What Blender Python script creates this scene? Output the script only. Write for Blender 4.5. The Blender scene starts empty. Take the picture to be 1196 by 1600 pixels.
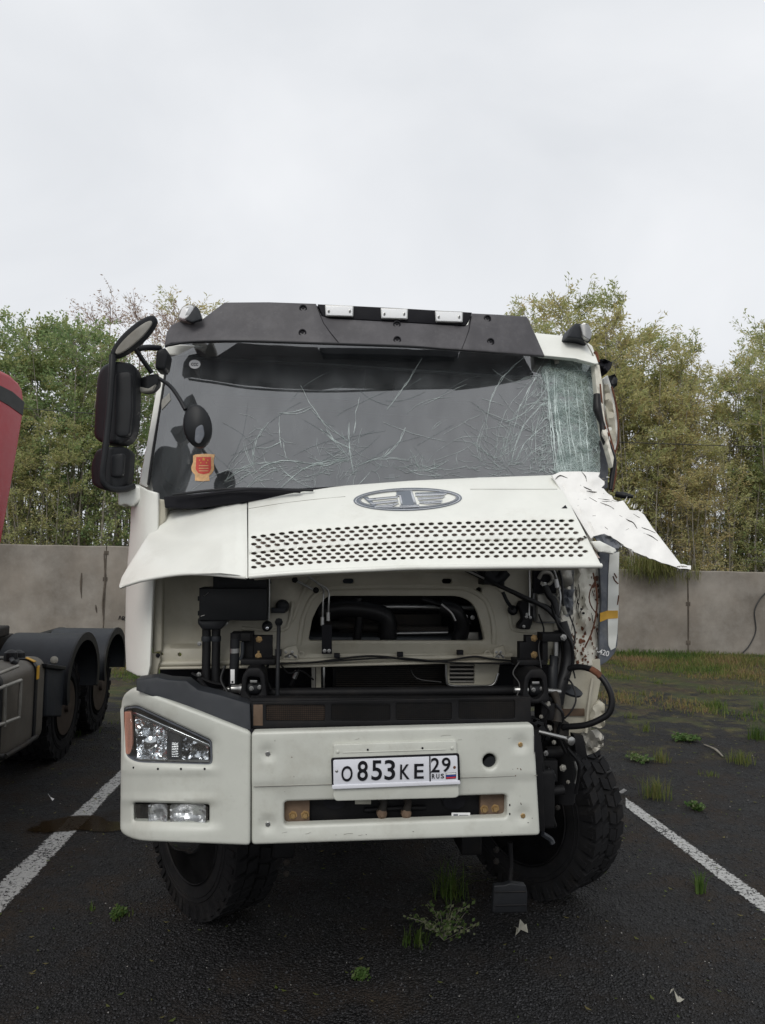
import bpy, bmesh, math, random
import numpy as np
from mathutils import Vector, Matrix
from mathutils.geometry import delaunay_2d_cdt
R = math.radians
rnd = random.Random(7)
SC = bpy.context.scene
COL = SC.collection

# ------------------------------------------------------------ camera
F, CX, CY = 1155.0, 598.0, 800.0          # the phone camera: 26 mm equivalent, 1196 x 1600 frame
CAMH, PITCH, ROLL = 2.05, R(3.47), R(1.15)
cam_d = bpy.data.cameras.new('camera'); cam = bpy.data.objects.new('camera', cam_d); COL.objects.link(cam)
cam_d.sensor_fit = 'VERTICAL'; cam_d.sensor_height = 36.0; cam_d.sensor_width = 36.0
cam_d.lens = F / 1600 * 36; cam_d.clip_start = .05; cam_d.clip_end = 2000
RM = Matrix.Rotation(math.pi / 2 + PITCH, 3, 'X') @ Matrix.Rotation(ROLL, 3, 'Z')
cam.matrix_world = Matrix.Translation((0, 0, CAMH)) @ RM.to_4x4()
SC.camera = cam
CP = Vector((0, 0, CAMH))

# ------------------------------------------------------------ sky, sun, exposure
SUN_EL, SUN_AZ = R(41), R(192)            # azimuth from +Y clockwise: behind the camera, a little left
w = bpy.data.worlds.new('World'); SC.world = w; w.use_nodes = True
nt = w.node_tree; nt.nodes.clear()
N = nt.nodes.new; L = nt.links.new
out = N('ShaderNodeOutputWorld'); bg = N('ShaderNodeBackground'); bg.inputs['Strength'].default_value = .1
sky = N('ShaderNodeTexSky'); sky.sky_type = 'NISHITA'; sky.sun_disc = False
sky.sun_elevation = SUN_EL; sky.sun_rotation = SUN_AZ; sky.dust_density = 3
tc = N('ShaderNodeTexCoord'); mp = N('ShaderNodeMapping'); mp.inputs['Scale'].default_value = (1, 1, 1.8)
ns = N('ShaderNodeTexNoise'); ns.inputs['Scale'].default_value = 1.7; ns.inputs['Detail'].default_value = 5
ns.inputs['Roughness'].default_value = .5; ns.inputs['Distortion'].default_value = .4
cr = N('ShaderNodeValToRGB'); cr.color_ramp.elements[0].position = .3; cr.color_ramp.elements[1].position = .72
cr.color_ramp.elements[0].color = (.64, .665, .70, 1); cr.color_ramp.elements[1].color = (.82, .835, .86, 1)
mul = N('ShaderNodeVectorMath'); mul.operation = 'SCALE'; mul.inputs['Scale'].default_value = 11.0
mx = N('ShaderNodeMix'); mx.data_type = 'RGBA'; mx.inputs[0].default_value = .965
L(tc.outputs['Generated'], mp.inputs['Vector']); L(mp.outputs[0], ns.inputs['Vector']); L(ns.outputs['Fac'], cr.inputs[0])
L(cr.outputs[0], mul.inputs[0]); L(sky.outputs[0], mx.inputs[6]); L(mul.outputs[0], mx.inputs[7])
L(mx.outputs[2], bg.inputs['Color']); L(bg.outputs[0], out.inputs['Surface'])
sun_d = bpy.data.lights.new('sun', 'SUN'); sun_d.energy = 1.45; sun_d.angle = R(28); sun_d.color = (1, .97, .92)
sun = bpy.data.objects.new('sun', sun_d); COL.objects.link(sun)
sd = Vector((math.sin(SUN_AZ) * math.cos(SUN_EL), math.cos(SUN_AZ) * math.cos(SUN_EL), math.sin(SUN_EL)))
sun.rotation_euler = sd.to_track_quat('Z', 'Y').to_euler(); sun.location = (0, 0, 30)
vs = SC.view_settings; vs.view_transform = 'Standard'; vs.look = 'None'; vs.gamma = 1; vs.exposure = 0; vs.use_curve_mapping = False
SC.cycles.max_bounces = 8; SC.cycles.transparent_max_bounces = 24

# ------------------------------------------------------------ frames
YAW = R(5.3)
UD = Vector((math.cos(YAW), math.sin(YAW), 0)); VD = Vector((-math.sin(YAW), math.cos(YAW), 0))
TO = Vector((.072, 3.0, 0))               # ground below the middle of the bumper
def ray(px, py): return RM @ Vector(((px - CX) / F, -(py - CY) / F, -1))
def T(px, py, v, o=None):                 # photograph point at a distance v behind the bumper face -> truck space (u, v, z)
    o = TO if o is None else o
    d = ray(px, py); t = (v - (CP - o).dot(VD)) / d.dot(VD); p = CP + d * t - o
    return Vector((p.dot(UD), p.dot(VD), p.z))
def G(px, py, z=0):
    d = ray(px, py); return CP + d * ((z - CP.z) / d.z)
def WY(px, py, Y):
    d = ray(px, py); return CP + d * (Y / d.y)
def w2t(p, o=None):
    p = p - (TO if o is None else o); return Vector((p.dot(UD), p.dot(VD), p.z))

# ------------------------------------------------------------ materials
def mat(name, col, rough=.5, metal=0, var=.12, vscale=6, bump=0, bscale=60, dirt=0, dcol=(.09, .07, .045), dscale=2.5, coat=0, spec=.5, ctint=None):
    m = bpy.data.materials.new(name); m.use_nodes = True; t = m.node_tree; n = t.nodes; l = t.links
    b = n['Principled BSDF']; b.inputs['Roughness'].default_value = rough; b.inputs['Metallic'].default_value = metal
    b.inputs['Coat Weight'].default_value = coat; b.inputs['Coat Roughness'].default_value = .12
    b.inputs['Specular IOR Level'].default_value = spec
    tc = n.new('ShaderNodeTexCoord')
    def noise(s, d=6, r=.6):
        x = n.new('ShaderNodeTexNoise'); x.inputs['Scale'].default_value = s; x.inputs['Detail'].default_value = d
        x.inputs['Roughness'].default_value = r; l.new(tc.outputs['Object'], x.inputs['Vector']); return x
    a = noise(vscale)
    mr = n.new('ShaderNodeMapRange'); mr.inputs[1].default_value = .3; mr.inputs[2].default_value = .7
    mr.inputs[3].default_value = 1 - var; mr.inputs[4].default_value = 1 + var; l.new(a.outputs['Fac'], mr.inputs[0])
    sc = n.new('ShaderNodeVectorMath'); sc.operation = 'SCALE'; sc.inputs[0].default_value = col; l.new(mr.outputs[0], sc.inputs['Scale'])
    last = sc.outputs[0]
    if dirt > 0:
        d1 = noise(dscale, 9, .72); r = n.new('ShaderNodeValToRGB'); r.color_ramp.elements[0].position = .62 - .32 * dirt
        r.color_ramp.elements[1].position = .86 - .2 * dirt; l.new(d1.outputs['Fac'], r.inputs[0])
        sp = noise(55, 3, .6); r2 = n.new('ShaderNodeValToRGB'); r2.color_ramp.elements[0].position = .64; r2.color_ramp.elements[1].position = .74
        l.new(sp.outputs['Fac'], r2.inputs[0])
        ad = n.new('ShaderNodeMath'); ad.operation = 'MULTIPLY_ADD'; ad.inputs[1].default_value = .8 * dirt
        l.new(r2.outputs[0], ad.inputs[0]); l.new(r.outputs[0], ad.inputs[2]); ad.use_clamp = True
        fm = n.new('ShaderNodeMath'); fm.operation = 'MULTIPLY'; fm.inputs[1].default_value = min(.8, .35 + .5 * dirt); l.new(ad.outputs[0], fm.inputs[0])
        m2 = n.new('ShaderNodeMix'); m2.data_type = 'RGBA'; m2.inputs[7].default_value = (*dcol, 1)
        l.new(fm.outputs[0], m2.inputs[0]); l.new(last, m2.inputs[6]); last = m2.outputs[2]
    l.new(last, b.inputs['Base Color'])
    rn = noise(vscale * 2.3); rr_ = n.new('ShaderNodeMapRange'); rr_.inputs[3].default_value = max(.02, rough - .1); rr_.inputs[4].default_value = min(1, rough + .1)
    l.new(rn.outputs['Fac'], rr_.inputs[0]); l.new(rr_.outputs[0], b.inputs['Roughness'])
    if bump > 0:
        bn = noise(bscale, 4); bp = n.new('ShaderNodeBump'); bp.inputs['Strength'].default_value = min(1, bump); bp.inputs['Distance'].default_value = .002 * max(1, bump)
        l.new(bn.outputs['Fac'], bp.inputs['Height']); l.new(bp.outputs[0], b.inputs['Normal'])
    return m
M = {}
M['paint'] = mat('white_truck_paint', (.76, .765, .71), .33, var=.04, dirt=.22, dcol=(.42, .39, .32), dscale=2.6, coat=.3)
M['bump'] = mat('shaded_white_bumper', (.53, .54, .49), .42, var=.05, dirt=.34, dcol=(.27, .25, .20), dscale=3.5)  # toned below the body paint; dimmer light on upright faces put into the colour
M['scraped'] = mat('scraped_white_fibreglass', (.80, .79, .76), .6, var=.05, bump=1, bscale=25, dirt=.15, dcol=(.4, .41, .42), dscale=8)
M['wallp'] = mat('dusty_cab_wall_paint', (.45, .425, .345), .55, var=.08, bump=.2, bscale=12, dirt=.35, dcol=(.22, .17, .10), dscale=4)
M['crump'] = mat('crumpled_rusty_paint', (.60, .58, .50), .5, var=.1, bump=1, bscale=8, dirt=.42, dcol=(.16, .07, .035), dscale=9)
M['rust'] = mat('rust', (.12, .045, .022), .9, var=.5, vscale=20, bump=1, bscale=60)
M['visor'] = mat('faded_grey_plastic', (.066, .063, .068), .5, spec=.35, var=.2, vscale=5, dirt=.55, dcol=(.13, .125, .13), dscale=9, bump=.2, bscale=200)
M['black'] = mat('black_plastic', (.010, .011, .013), .5, var=.25, dirt=.15, dcol=(.03, .028, .025), spec=.3)
M['grey_pl'] = mat('dark_grey_plastic', (.024, .027, .032), .55, spec=.3, var=.15, bump=.3, bscale=300, dirt=.15, dcol=(.06, .055, .05))
M['blackm'] = mat('black_painted_metal', (.007, .007, .008), .6, var=.3, dirt=.3, dcol=(.025, .02, .014), dscale=6, bump=.4, spec=.22)
M['darkm'] = mat('grimy_dark_metal', (.022, .02, .018), .7, spec=.25, var=.4, dirt=.5, dcol=(.05, .035, .022), dscale=7, bump=.6)
M['rubber'] = mat('tyre_rubber', (.014, .014, .015), .9, spec=.12, var=.25, vscale=9, dirt=.3, dcol=(.045, .038, .03), dscale=4, bump=.4, bscale=90)
M['hose'] = mat('black_rubber_hose', (.008, .008, .009), .45, var=.2, spec=.3)
M['steel'] = mat('dull_steel', (.38, .38, .37), .35, metal=.9, var=.2, dirt=.3, dcol=(.1, .08, .06), dscale=12)
M['chrome'] = mat('chrome', (.75, .76, .78), .12, metal=1, var=.05)
M['brass'] = mat('yellowed_bolt', (.36, .24, .11), .45, metal=.6, var=.25, vscale=40)
M['brown'] = mat('brown_rusty_plate', (.13, .085, .055), .75, var=.35, vscale=14, dirt=.4, dcol=(.05, .03, .02))
M['alu'] = mat('alloy', (.30, .29, .26), .5, metal=.5, var=.25, dirt=.4, dcol=(.12, .09, .06))
M['emblem'] = mat('emblem_metal', (.42, .43, .45), .25, metal=.85, var=.08)
M['emblemd'] = mat('emblem_grey', (.17, .19, .22), .4, metal=.2, var=.06)
M['plate'] = mat('plate_white', (.66, .67, .72), .35, var=.03, dirt=.15, dcol=(.4, .38, .35), dscale=14)
M['ink'] = mat('plate_black', (.008, .008, .011), .6, var=.05, spec=.2)
M['red'] = mat('flag_red', (.55, .03, .06), .5, var=.05)
M['blue'] = mat('flag_blue', (.03, .07, .30), .5, var=.05)
M['whitep'] = mat('white_print', (.75, .75, .75), .5, var=.05)
M['gold'] = mat('sticker_gold', (.62, .36, .16), .5, var=.25, vscale=60)
M['stred'] = mat('sticker_red', (.55, .045, .03), .5, var=.1, vscale=30)
M['yellow'] = mat('yellow_stripe', (.62, .34, .03), .5, var=.15, vscale=20)
M['decal'] = mat('grey_side_decal', (.10, .11, .13), .5, var=.2, vscale=12, dirt=.4, dcol=(.35, .34, .31), dscale=11)
M['redcab'] = mat('red_cab_paint', (.40, .010, .024), .5, var=.05, coat=.15, spec=.3)
M['tank'] = mat('dusty_fuel_tank', (.12, .108, .092), .55, metal=.3, var=.2, dirt=.4, dcol=(.12, .09, .06))
M['seat'] = mat('seat_fabric', (.07, .07, .08), .9, var=.2)
M['dash'] = mat('dashboard_plastic', (.05, .055, .06), .6, var=.15)
M['inner'] = mat('cab_lining', (.085, .09, .10), .9, var=.15)
M['headliner'] = mat('pale_curtain', (.32, .33, .34), .9, var=.15)
M['concrete'] = mat('concrete', (.185, .163, .138), .9, var=.32, vscale=.9, bump=1, bscale=14, dirt=.62, dcol=(.33, .31, .28), dscale=1.1)
M['cstain'] = mat('concrete_stain', (.085, .07, .055), .95, var=.5, vscale=6)
M['bark'] = mat('bark', (.22, .20, .165), .9, var=.35, vscale=8, bump=1, bscale=30)
M['barkp'] = mat('pinkish_twigs', (.20, .13, .105), .9, var=.3, vscale=8)
M['wire'] = mat('dark_wire', (.02, .02, .02), .6)
M['litter'] = mat('pale_litter', (.34, .33, .28), .8, var=.2, vscale=30)
M['amber'] = mat('amber_lens', (.55, .26, .19), .15, var=.1, coat=1)
M['mirror'] = mat('mirror_glass', (.7, .72, .75), .04, metal=1, var=.02)
M['brake'] = mat('brake_grime', (.02, .018, .016), .8, var=.4)
M['rim'] = mat('brown_wheel_disc', (.05, .036, .028), .6, metal=.2, var=.3, dirt=.5, dcol=(.05, .035, .025))

def glassy(name, tint=(.55, .58, .6), gloss=.10, dust=.12, dustcol=(.45, .47, .48), streak=True):
    m = bpy.data.materials.new(name); m.use_nodes = True; t = m.node_tree; n = t.nodes; l = t.links; n.clear()
    o = n.new('ShaderNodeOutputMaterial'); tr = n.new('ShaderNodeBsdfTransparent'); tr.inputs[0].default_value = (*tint, 1)
    gl = n.new('ShaderNodeBsdfGlossy'); gl.inputs['Roughness'].default_value = .04
    df = n.new('ShaderNodeBsdfDiffuse'); df.inputs[0].default_value = (*dustcol, 1)
    lw = n.new('ShaderNodeFresnel'); lw.inputs['IOR'].default_value = 1.5
    ad = n.new('ShaderNodeMath'); ad.operation = 'ADD'; ad.inputs[1].default_value = gloss; ad.use_clamp = True; l.new(lw.outputs[0], ad.inputs[0])
    ge = n.new('ShaderNodeNewGeometry'); sb = n.new('ShaderNodeMath'); sb.operation = 'SUBTRACT'; sb.inputs[0].default_value = 1; l.new(ge.outputs['Backfacing'], sb.inputs[1])
    ml = n.new('ShaderNodeMath'); ml.operation = 'MULTIPLY'; l.new(sb.outputs[0], ml.inputs[0]); l.new(ad.outputs[0], ml.inputs[1])
    m1 = n.new('ShaderNodeMixShader'); l.new(ml.outputs[0], m1.inputs[0]); l.new(tr.outputs[0], m1.inputs[1]); l.new(gl.outputs[0], m1.inputs[2])
    m2 = n.new('ShaderNodeMixShader'); l.new(m1.outputs[0], m2.inputs[1]); l.new(df.outputs[0], m2.inputs[2])
    tc = n.new('ShaderNodeTexCoord'); mp = n.new('ShaderNodeMapping'); mp.inputs['Scale'].default_value = (9, 9, 1.2) if streak else (14, 14, 14)
    x = n.new('ShaderNodeTexNoise'); x.inputs['Scale'].default_value = 1.5; x.inputs['Detail'].default_value = 8
    l.new(tc.outputs['Object'], mp.inputs[0]); l.new(mp.outputs[0], x.inputs['Vector'])
    mr = n.new('ShaderNodeMapRange'); mr.inputs[1].default_value = .3; mr.inputs[2].default_value = .75; mr.inputs[3].default_value = dust * .45; mr.inputs[4].default_value = dust * 1.7
    l.new(x.outputs['Fac'], mr.inputs[0]); l.new(mr.outputs[0], m2.inputs[0]); l.new(m2.outputs[0], o.inputs[0])
    return m
M['glass'] = glassy('dusty_windscreen_glass', gloss=.20, dust=.065)
M['crazed'] = glassy('shattered_laminated_glass', tint=(.8, .86, .84), gloss=.05, dust=.15, dustcol=(.52, .60, .58), streak=False)
M['crack'] = glassy('crack_line', tint=(.9, .95, .93), gloss=.05, dust=.62, dustcol=(.70, .78, .76), streak=False)
M['crackd'] = glassy('faint_crack_line', tint=(.5, .55, .55), gloss=.0, dust=.25, dustcol=(.5, .56, .56), streak=False)
M['lens'] = glassy('clear_lamp_lens', tint=(.95, .96, .96), gloss=.02, dust=.03, dustcol=(.5, .47, .42), streak=False)

def leafmat(name, cols):
    m = bpy.data.materials.new(name); m.use_nodes = True; t = m.node_tree; n = t.nodes; l = t.links
    b = n['Principled BSDF']; b.inputs['Roughness'].default_value = .6; b.inputs['Specular IOR Level'].default_value = .25
    a = n.new('ShaderNodeAttribute'); a.attribute_name = 'tint'
    oi = n.new('ShaderNodeObjectInfo')
    ad = n.new('ShaderNodeMath'); ad.operation = 'MULTIPLY_ADD'; ad.inputs[1].default_value = .22; l.new(oi.outputs['Random'], ad.inputs[0]); l.new(a.outputs['Fac'], ad.inputs[2])
    sb = n.new('ShaderNodeMath'); sb.operation = 'SUBTRACT'; sb.inputs[1].default_value = .11; l.new(ad.outputs[0], sb.inputs[0])
    r = n.new('ShaderNodeValToRGB'); e = r.color_ramp.elements
    e[0].position = 0; e[0].color = (*cols[0], 1); e[1].position = 1; e[1].color = (*cols[-1], 1)
    for k in range(1, len(cols) - 1):
        x = e.new(k / (len(cols) - 1)); x.color = (*cols[k], 1)
    l.new(sb.outputs[0], r.inputs[0]); l.new(r.outputs[0], b.inputs['Base Color'])
    tl = n.new('ShaderNodeBsdfTranslucent'); l.new(r.outputs[0], tl.inputs[0]); mxs = n.new('ShaderNodeMixShader'); mxs.inputs[0].default_value = .5
    o = n['Material Output']; l.new(b.outputs[0], mxs.inputs[1]); l.new(tl.outputs[0], mxs.inputs[2]); l.new(mxs.outputs[0], o.inputs[0])
    return m
M['willow'] = leafmat('willow_leaves', [(.26, .32, .13), (.42, .45, .20), (.55, .51, .24), (.56, .44, .22)])
M['greenleaf'] = leafmat('green_leaves', [(.18, .28, .12), (.30, .39, .17), (.42, .45, .2), (.5, .45, .2)])
M['pinkleaf'] = leafmat('withered_leaves', [(.30, .27, .18), (.42, .32, .26), (.5, .38, .32), (.5, .42, .3)])
M['grass'] = leafmat('grass_blades', [(.07, .13, .03), (.13, .18, .04), (.24, .20, .08), (.30, .19, .11)])
M['tuft'] = leafmat('tuft_blades', [(.05, .10, .02), (.09, .15, .03), (.15, .18, .05), (.22, .19, .08)])
M['weed'] = leafmat('weed_leaves', [(.05, .11, .025), (.09, .16, .04), (.16, .2, .08), (.32, .33, .22)])

# ------------------------------------------------------------ mesh helpers
def link(o, parent=None):
    COL.objects.link(o)
    if parent is not None: o.parent = parent
    return o
def mk(name, verts, faces, m, parent=None, smooth=35, recalc=True):
    me = bpy.data.meshes.new(name); me.from_pydata([tuple(v) for v in verts], [], faces)
    if recalc:
        bm = bmesh.new(); bm.from_mesh(me); bmesh.ops.remove_doubles(bm, verts=bm.verts, dist=1e-6)
        bmesh.ops.recalc_face_normals(bm, faces=bm.faces); bm.to_mesh(me); bm.free()
    me.materials.append(M[m] if isinstance(m, str) else m)
    if smooth:
        me.polygons.foreach_set('use_smooth', [True] * len(me.polygons)); me.set_sharp_from_angle(angle=R(smooth))
    me.update()
    return link(bpy.data.objects.new(name, me), parent)
def tag(o, label=None, cat=None, group=None, kind=None):
    if label: o['label'] = label
    if cat: o['category'] = cat
    if group: o['group'] = group
    if kind: o['kind'] = kind
    return o
def empty(name, loc, rz=0, parent=None):
    o = bpy.data.objects.new(name, None); o.empty_display_size = .2; link(o, parent); o.location = loc; o.rotation_euler = (0, 0, rz); return o

def area(p): return .5 * sum(p[i - 1][0] * p[i][1] - p[i][0] * p[i - 1][1] for i in range(len(p)))
def orient(p, ccw): return list(p) if (area(p) > 0) == ccw else list(reversed(p))
def dens(p, step):
    o = []
    for i in range(len(p)):
        a = p[i]; b = p[(i + 1) % len(p)]; d = math.dist(a, b); k = max(1, int(d / step + .5))
        for j in range(k): o.append((a[0] + (b[0] - a[0]) * j / k, a[1] + (b[1] - a[1]) * j / k))
    return o
def offset(p, r):
    o = []; n = len(p)
    for i in range(n):
        a, b, c = Vector(p[i - 1]), Vector(p[i]), Vector(p[(i + 1) % n])
        d1 = (b - a); d2 = (c - b)
        if d1.length < 1e-9 or d2.length < 1e-9: o.append(p[i]); continue
        d1.normalize(); d2.normalize(); n1 = Vector((-d1.y, d1.x)); n2 = Vector((-d2.y, d2.x)); m_ = n1 + n2
        if m_.length < 1e-6: o.append(p[i]); continue
        m_.normalize(); k = r / max(.45, m_.dot(n1)); o.append((b.x + m_.x * k, b.y + m_.y * k))
    return o
def rr(x0, y0, x1, y1, r=3, n=3):
    o = []
    for cx, cy, a0 in ((x1 - r, y0 + r, -90), (x1 - r, y1 - r, 0), (x0 + r, y1 - r, 90), (x0 + r, y0 + r, 180)):
        for k in range(n + 1):
            a = R(a0 + 90 * k / n); o.append((cx + r * math.cos(a), cy + r * math.sin(a)))
    return o
def ell(cx, cy, rx, ry, n=16, rot=0):
    c, s = math.cos(R(rot)), math.sin(R(rot)); o = []
    for k in range(n):
        a = 2 * math.pi * k / n; x, y = rx * math.cos(a), ry * math.sin(a); o.append((cx + x * c - y * s, cy + x * s + y * c))
    return o
def rnd_poly(p, r, n=4):                  # round the corners of a polygon
    o = []; m_ = len(p)
    for i in range(m_):
        a, b, c = Vector(p[i - 1][:2]), Vector(p[i][:2]), Vector(p[(i + 1) % m_][:2])
        q = p[i][2] if len(p[i]) > 2 else r
        e1 = min(q, (a - b).length * .48); e2 = min(q, (c - b).length * .48)
        p1 = b + (a - b).normalized() * e1; p2 = b + (c - b).normalized() * e2
        for k in range(n + 1):
            t = k / n; x = p1 * (1 - t) ** 2 + b * 2 * t * (1 - t) + p2 * t * t; o.append((x.x, x.y))
    return o
def cat(pts, n=6, closed=False):
    P = [Vector(p) for p in pts]; m_ = len(P); o = []
    if m_ < 3 and not closed: return P
    rng = range(m_ if closed else m_ - 1)
    for i in rng:
        p0 = P[i - 1] if (closed or i > 0) else P[0] * 2 - P[1]; p1 = P[i]; p2 = P[(i + 1) % m_]
        p3 = P[(i + 2) % m_] if (closed or i + 2 < m_) else P[-1] * 2 - P[-2]
        for k in range(n):
            t = k / n; o.append(.5 * ((2 * p1) + (p2 - p0) * t + (2 * p0 - 5 * p1 + 4 * p2 - p3) * t * t + (3 * p1 - p0 - 3 * p2 + p3) * t ** 3))
    if not closed: o.append(P[-1])
    return o
def interp(x, tab):
    if x <= tab[0][0]: return tab[0][1]
    for (a, b), (c, d) in zip(tab, tab[1:]):
        if x <= c: return b + (d - b) * (x - a) / (c - a)
    return tab[-1][1]

def inside(ov, of, loops):
    if not of: return of
    P_ = np.array([(p.x, p.y) for p in ov]); T_ = np.array([q[:3] for q in of]); c = P_[T_].mean(1); par = np.zeros(len(c), int)
    for l in loops:
        a = np.array(l, float); b = np.roll(a, -1, 0); y = c[:, 1][:, None]
        hit = (a[:, 1] > y) != (b[:, 1] > y); dy = np.where(b[:, 1] == a[:, 1], 1e-12, b[:, 1] - a[:, 1])
        xi = a[:, 0] + (y - a[:, 1]) * (b[:, 0] - a[:, 0]) / dy; par += (hit & (c[:, 0][:, None] < xi)).sum(1)
    return [f for f, q in zip(of, par) if q % 2]
def sheet(name, outline, vf, m, parent, holes=(), thick=.02, step=14, rim=0, rimn=3, org=None, smooth=35, hstep=None):
    """A sheet of real thickness. Its outline is read off the photograph and laid on the surface v = vf; the thickness runs straight back."""
    f = vf if callable(vf) else (lambda x, y: vf)
    loops = [dens(orient(outline, True), step)] + [dens(orient(h, False), hstep or step) for h in holes]
    inner = [offset(l, rim) if rim else l for l in loops]
    pts = []; edges = []
    for l in inner:
        b = len(pts); pts += [Vector(p) for p in l]; edges += [(b + i, b + (i + 1) % len(l)) for i in range(len(l))]
    nb = len(pts)
    if step < 60:
        xs = [p[0] for p in inner[0]]; ys = [p[1] for p in inner[0]]
        hx = [(min(p[0] for p in l), max(p[0] for p in l), min(p[1] for p in l), max(p[1] for p in l)) for l in inner[1:]]
        y = min(ys) + step * .5; k = 0
        while y < max(ys):
            x = min(xs) + step * (.25 + .5 * (k % 2))
            while x < max(xs):
                if not any(a < x < b and c < y < d for a, b, c, d in hx): pts.append(Vector((x, y)))
                x += step
            y += step; k += 1
    ov, oe, of, ovs, _, _ = delaunay_2d_cdt(pts, edges, [], 0, 1e-4, True)
    of = inside(ov, of, inner)
    mapi = {}
    for k, src in enumerate(ovs):
        for s in src: mapi[s] = k
    kr = 385.0
    V = [(p.x, p.y, 0.0) for p in ov]; n0 = len(V); Fs = [tuple(q) for q in of]
    V += [(p.x, p.y, thick) for p in ov]; Fs += [tuple(n0 + i for i in reversed(q)) for q in of]
    base = 0
    for li, l in enumerate(loops):
        n = len(l); idx = [mapi.get(base + i) for i in range(n)]; base += n
        if any(i is None for i in idx): idx = [i if i is not None else idx[j - 1] for j, i in enumerate(idx)]
        prev = idx
        if rim:
            for j in range(1, rimn + 1):
                a = math.pi / 2 * j / rimn; o = offset(l, rim * (1 - math.sin(a))) if j < rimn else l; dv = rim / kr * (1 - math.cos(a))
                cur = list(range(len(V), len(V) + n)); V += [(p[0], p[1], dv) for p in o]
                Fs += [(prev[i], prev[(i + 1) % n], cur[(i + 1) % n], cur[i]) for i in range(n)]; prev = cur
            cur = list(range(len(V), len(V) + n)); V += [(p[0], p[1], thick) for p in l]
            Fs += [(prev[i], prev[(i + 1) % n], cur[(i + 1) % n], cur[i]) for i in range(n)]
            Fs += [(cur[i], cur[(i + 1) % n], n0 + idx[(i + 1) % n], n0 + idx[i]) for i in range(n)]
        else:
            Fs += [(prev[i], prev[(i + 1) % n], n0 + idx[(i + 1) % n], n0 + idx[i]) for i in range(n)]
    used = sorted({i for q in Fs for i in q}); re = {o: k for k, o in enumerate(used)}
    P = []
    for i in used:
        x, y, dv = V[i]; p = T(x, y, f(x, y), org); P.append((p.x, p.y + dv, p.z))
    Fs = [tuple(re[i] for i in q) for q in Fs]; Fs = [q for q in Fs if len(set(q)) == len(q)]
    return mk(name, P, Fs, m, parent, smooth)
def box(name, x0, y0, x1, y1, v0, v1, m, parent, rim=1.2, org=None):
    return sheet(name, [(x0, y0), (x1, y0), (x1, y1), (x0, y1)], v0, m, parent, thick=v1 - v0, step=999, rim=rim, rimn=2, org=org)
def poly(name, pts, v0, th, m, parent, rim=1, org=None, holes=()):
    return sheet(name, pts, v0, m, parent, thick=th, step=999, rim=rim, rimn=2, org=org, holes=holes, hstep=999)

def tube_geo(P, r, n=8):
    V = []; Fs = []; up = Vector((0, 0, 1)); m_ = len(P)
    for i, p in enumerate(P):
        d = (P[min(i + 1, m_ - 1)] - P[max(i - 1, 0)]).normalized()
        a = d.cross(up)
        if a.length < .2: a = d.cross(Vector((1, 0, 0)))
        a.normalize(); b = d.cross(a); q = r[i] if isinstance(r, (list, tuple)) else r
        for k in range(n):
            t = 2 * math.pi * k / n; V.append(p + a * math.cos(t) * q + b * math.sin(t) * q)
    for i in range(m_ - 1):
        for k in range(n): Fs.append((i * n + k, i * n + (k + 1) % n, (i + 1) * n + (k + 1) % n, (i + 1) * n + k))
    Fs.append(tuple(range(n))); Fs.append(tuple(range((m_ - 1) * n, m_ * n)))
    return V, Fs
def fixframes(P):                          # rotation-stable tube
    return P
def tube(name, pts, r, m, parent, n=10, seg=6, org=None, raw=False):
    P = [Vector(p) if raw else T(p[0], p[1], p[2], org) for p in pts]
    if len(P) > 2 and seg > 1: P = cat(P, seg)
    if isinstance(r, (list, tuple)):
        k = len(P) - 1; r = [interp(i / k, [(j / (len(r) - 1), q) for j, q in enumerate(r)]) for i in range(k + 1)]
    V = []; Fs = []; m_ = len(P)
    d0 = (P[1] - P[0]).normalized(); a = d0.orthogonal().normalized()
    for i, p in enumerate(P):
        d = (P[min(i + 1, m_ - 1)] - P[max(i - 1, 0)]).normalized(); a = (a - d * a.dot(d)).normalized(); b = d.cross(a)
        q = r[i] if isinstance(r, list) else r
        for k in range(n):
            t = 2 * math.pi * k / n; V.append(p + a * math.cos(t) * q + b * math.sin(t) * q)
    for i in range(m_ - 1):
        for k in range(n): Fs.append((i * n + k, i * n + (k + 1) % n, (i + 1) * n + (k + 1) % n, (i + 1) * n + k))
    Fs.append(tuple(range(n))); Fs.append(tuple(range((m_ - 1) * n, m_ * n)))
    return mk(name, V, Fs, m, parent, 50)
def lathe(name, c, axis, prof, m, parent, n=20, ang=(0, 360)):
    ax = Vector(axis).normalized(); a = ax.orthogonal().normalized(); b = ax.cross(a); V = []; Fs = []; c = Vector(c); k = len(prof)
    for i in range(n):
        t = 2 * math.pi * i / n
        for r, h in prof: V.append(c + ax * h + (a * math.cos(t) + b * math.sin(t)) * r)
    for i in range(n):
        j = (i + 1) % n
        for q in range(k - 1): Fs.append((i * k + q, j * k + q, j * k + q + 1, i * k + q + 1))
    if prof[0][0] > 1e-6: Fs.append(tuple(i * k for i in range(n)))
    if prof[-1][0] > 1e-6: Fs.append(tuple(i * k + k - 1 for i in reversed(range(n))))
    return mk(name, V, Fs, m, parent, 40)
def bolt(px, py, v, r, m, parent, name='bolt', org=None, h=.008):
    c = T(px, py, v, org)
    return lathe(name, c, (0, -1, 0), [(r * 1.5, -.004), (r * 1.5, .001), (r, .0015), (r, h * .8), (r * .8, h), (0, h)], m, parent, 6 if r > .004 else 8)
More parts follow.
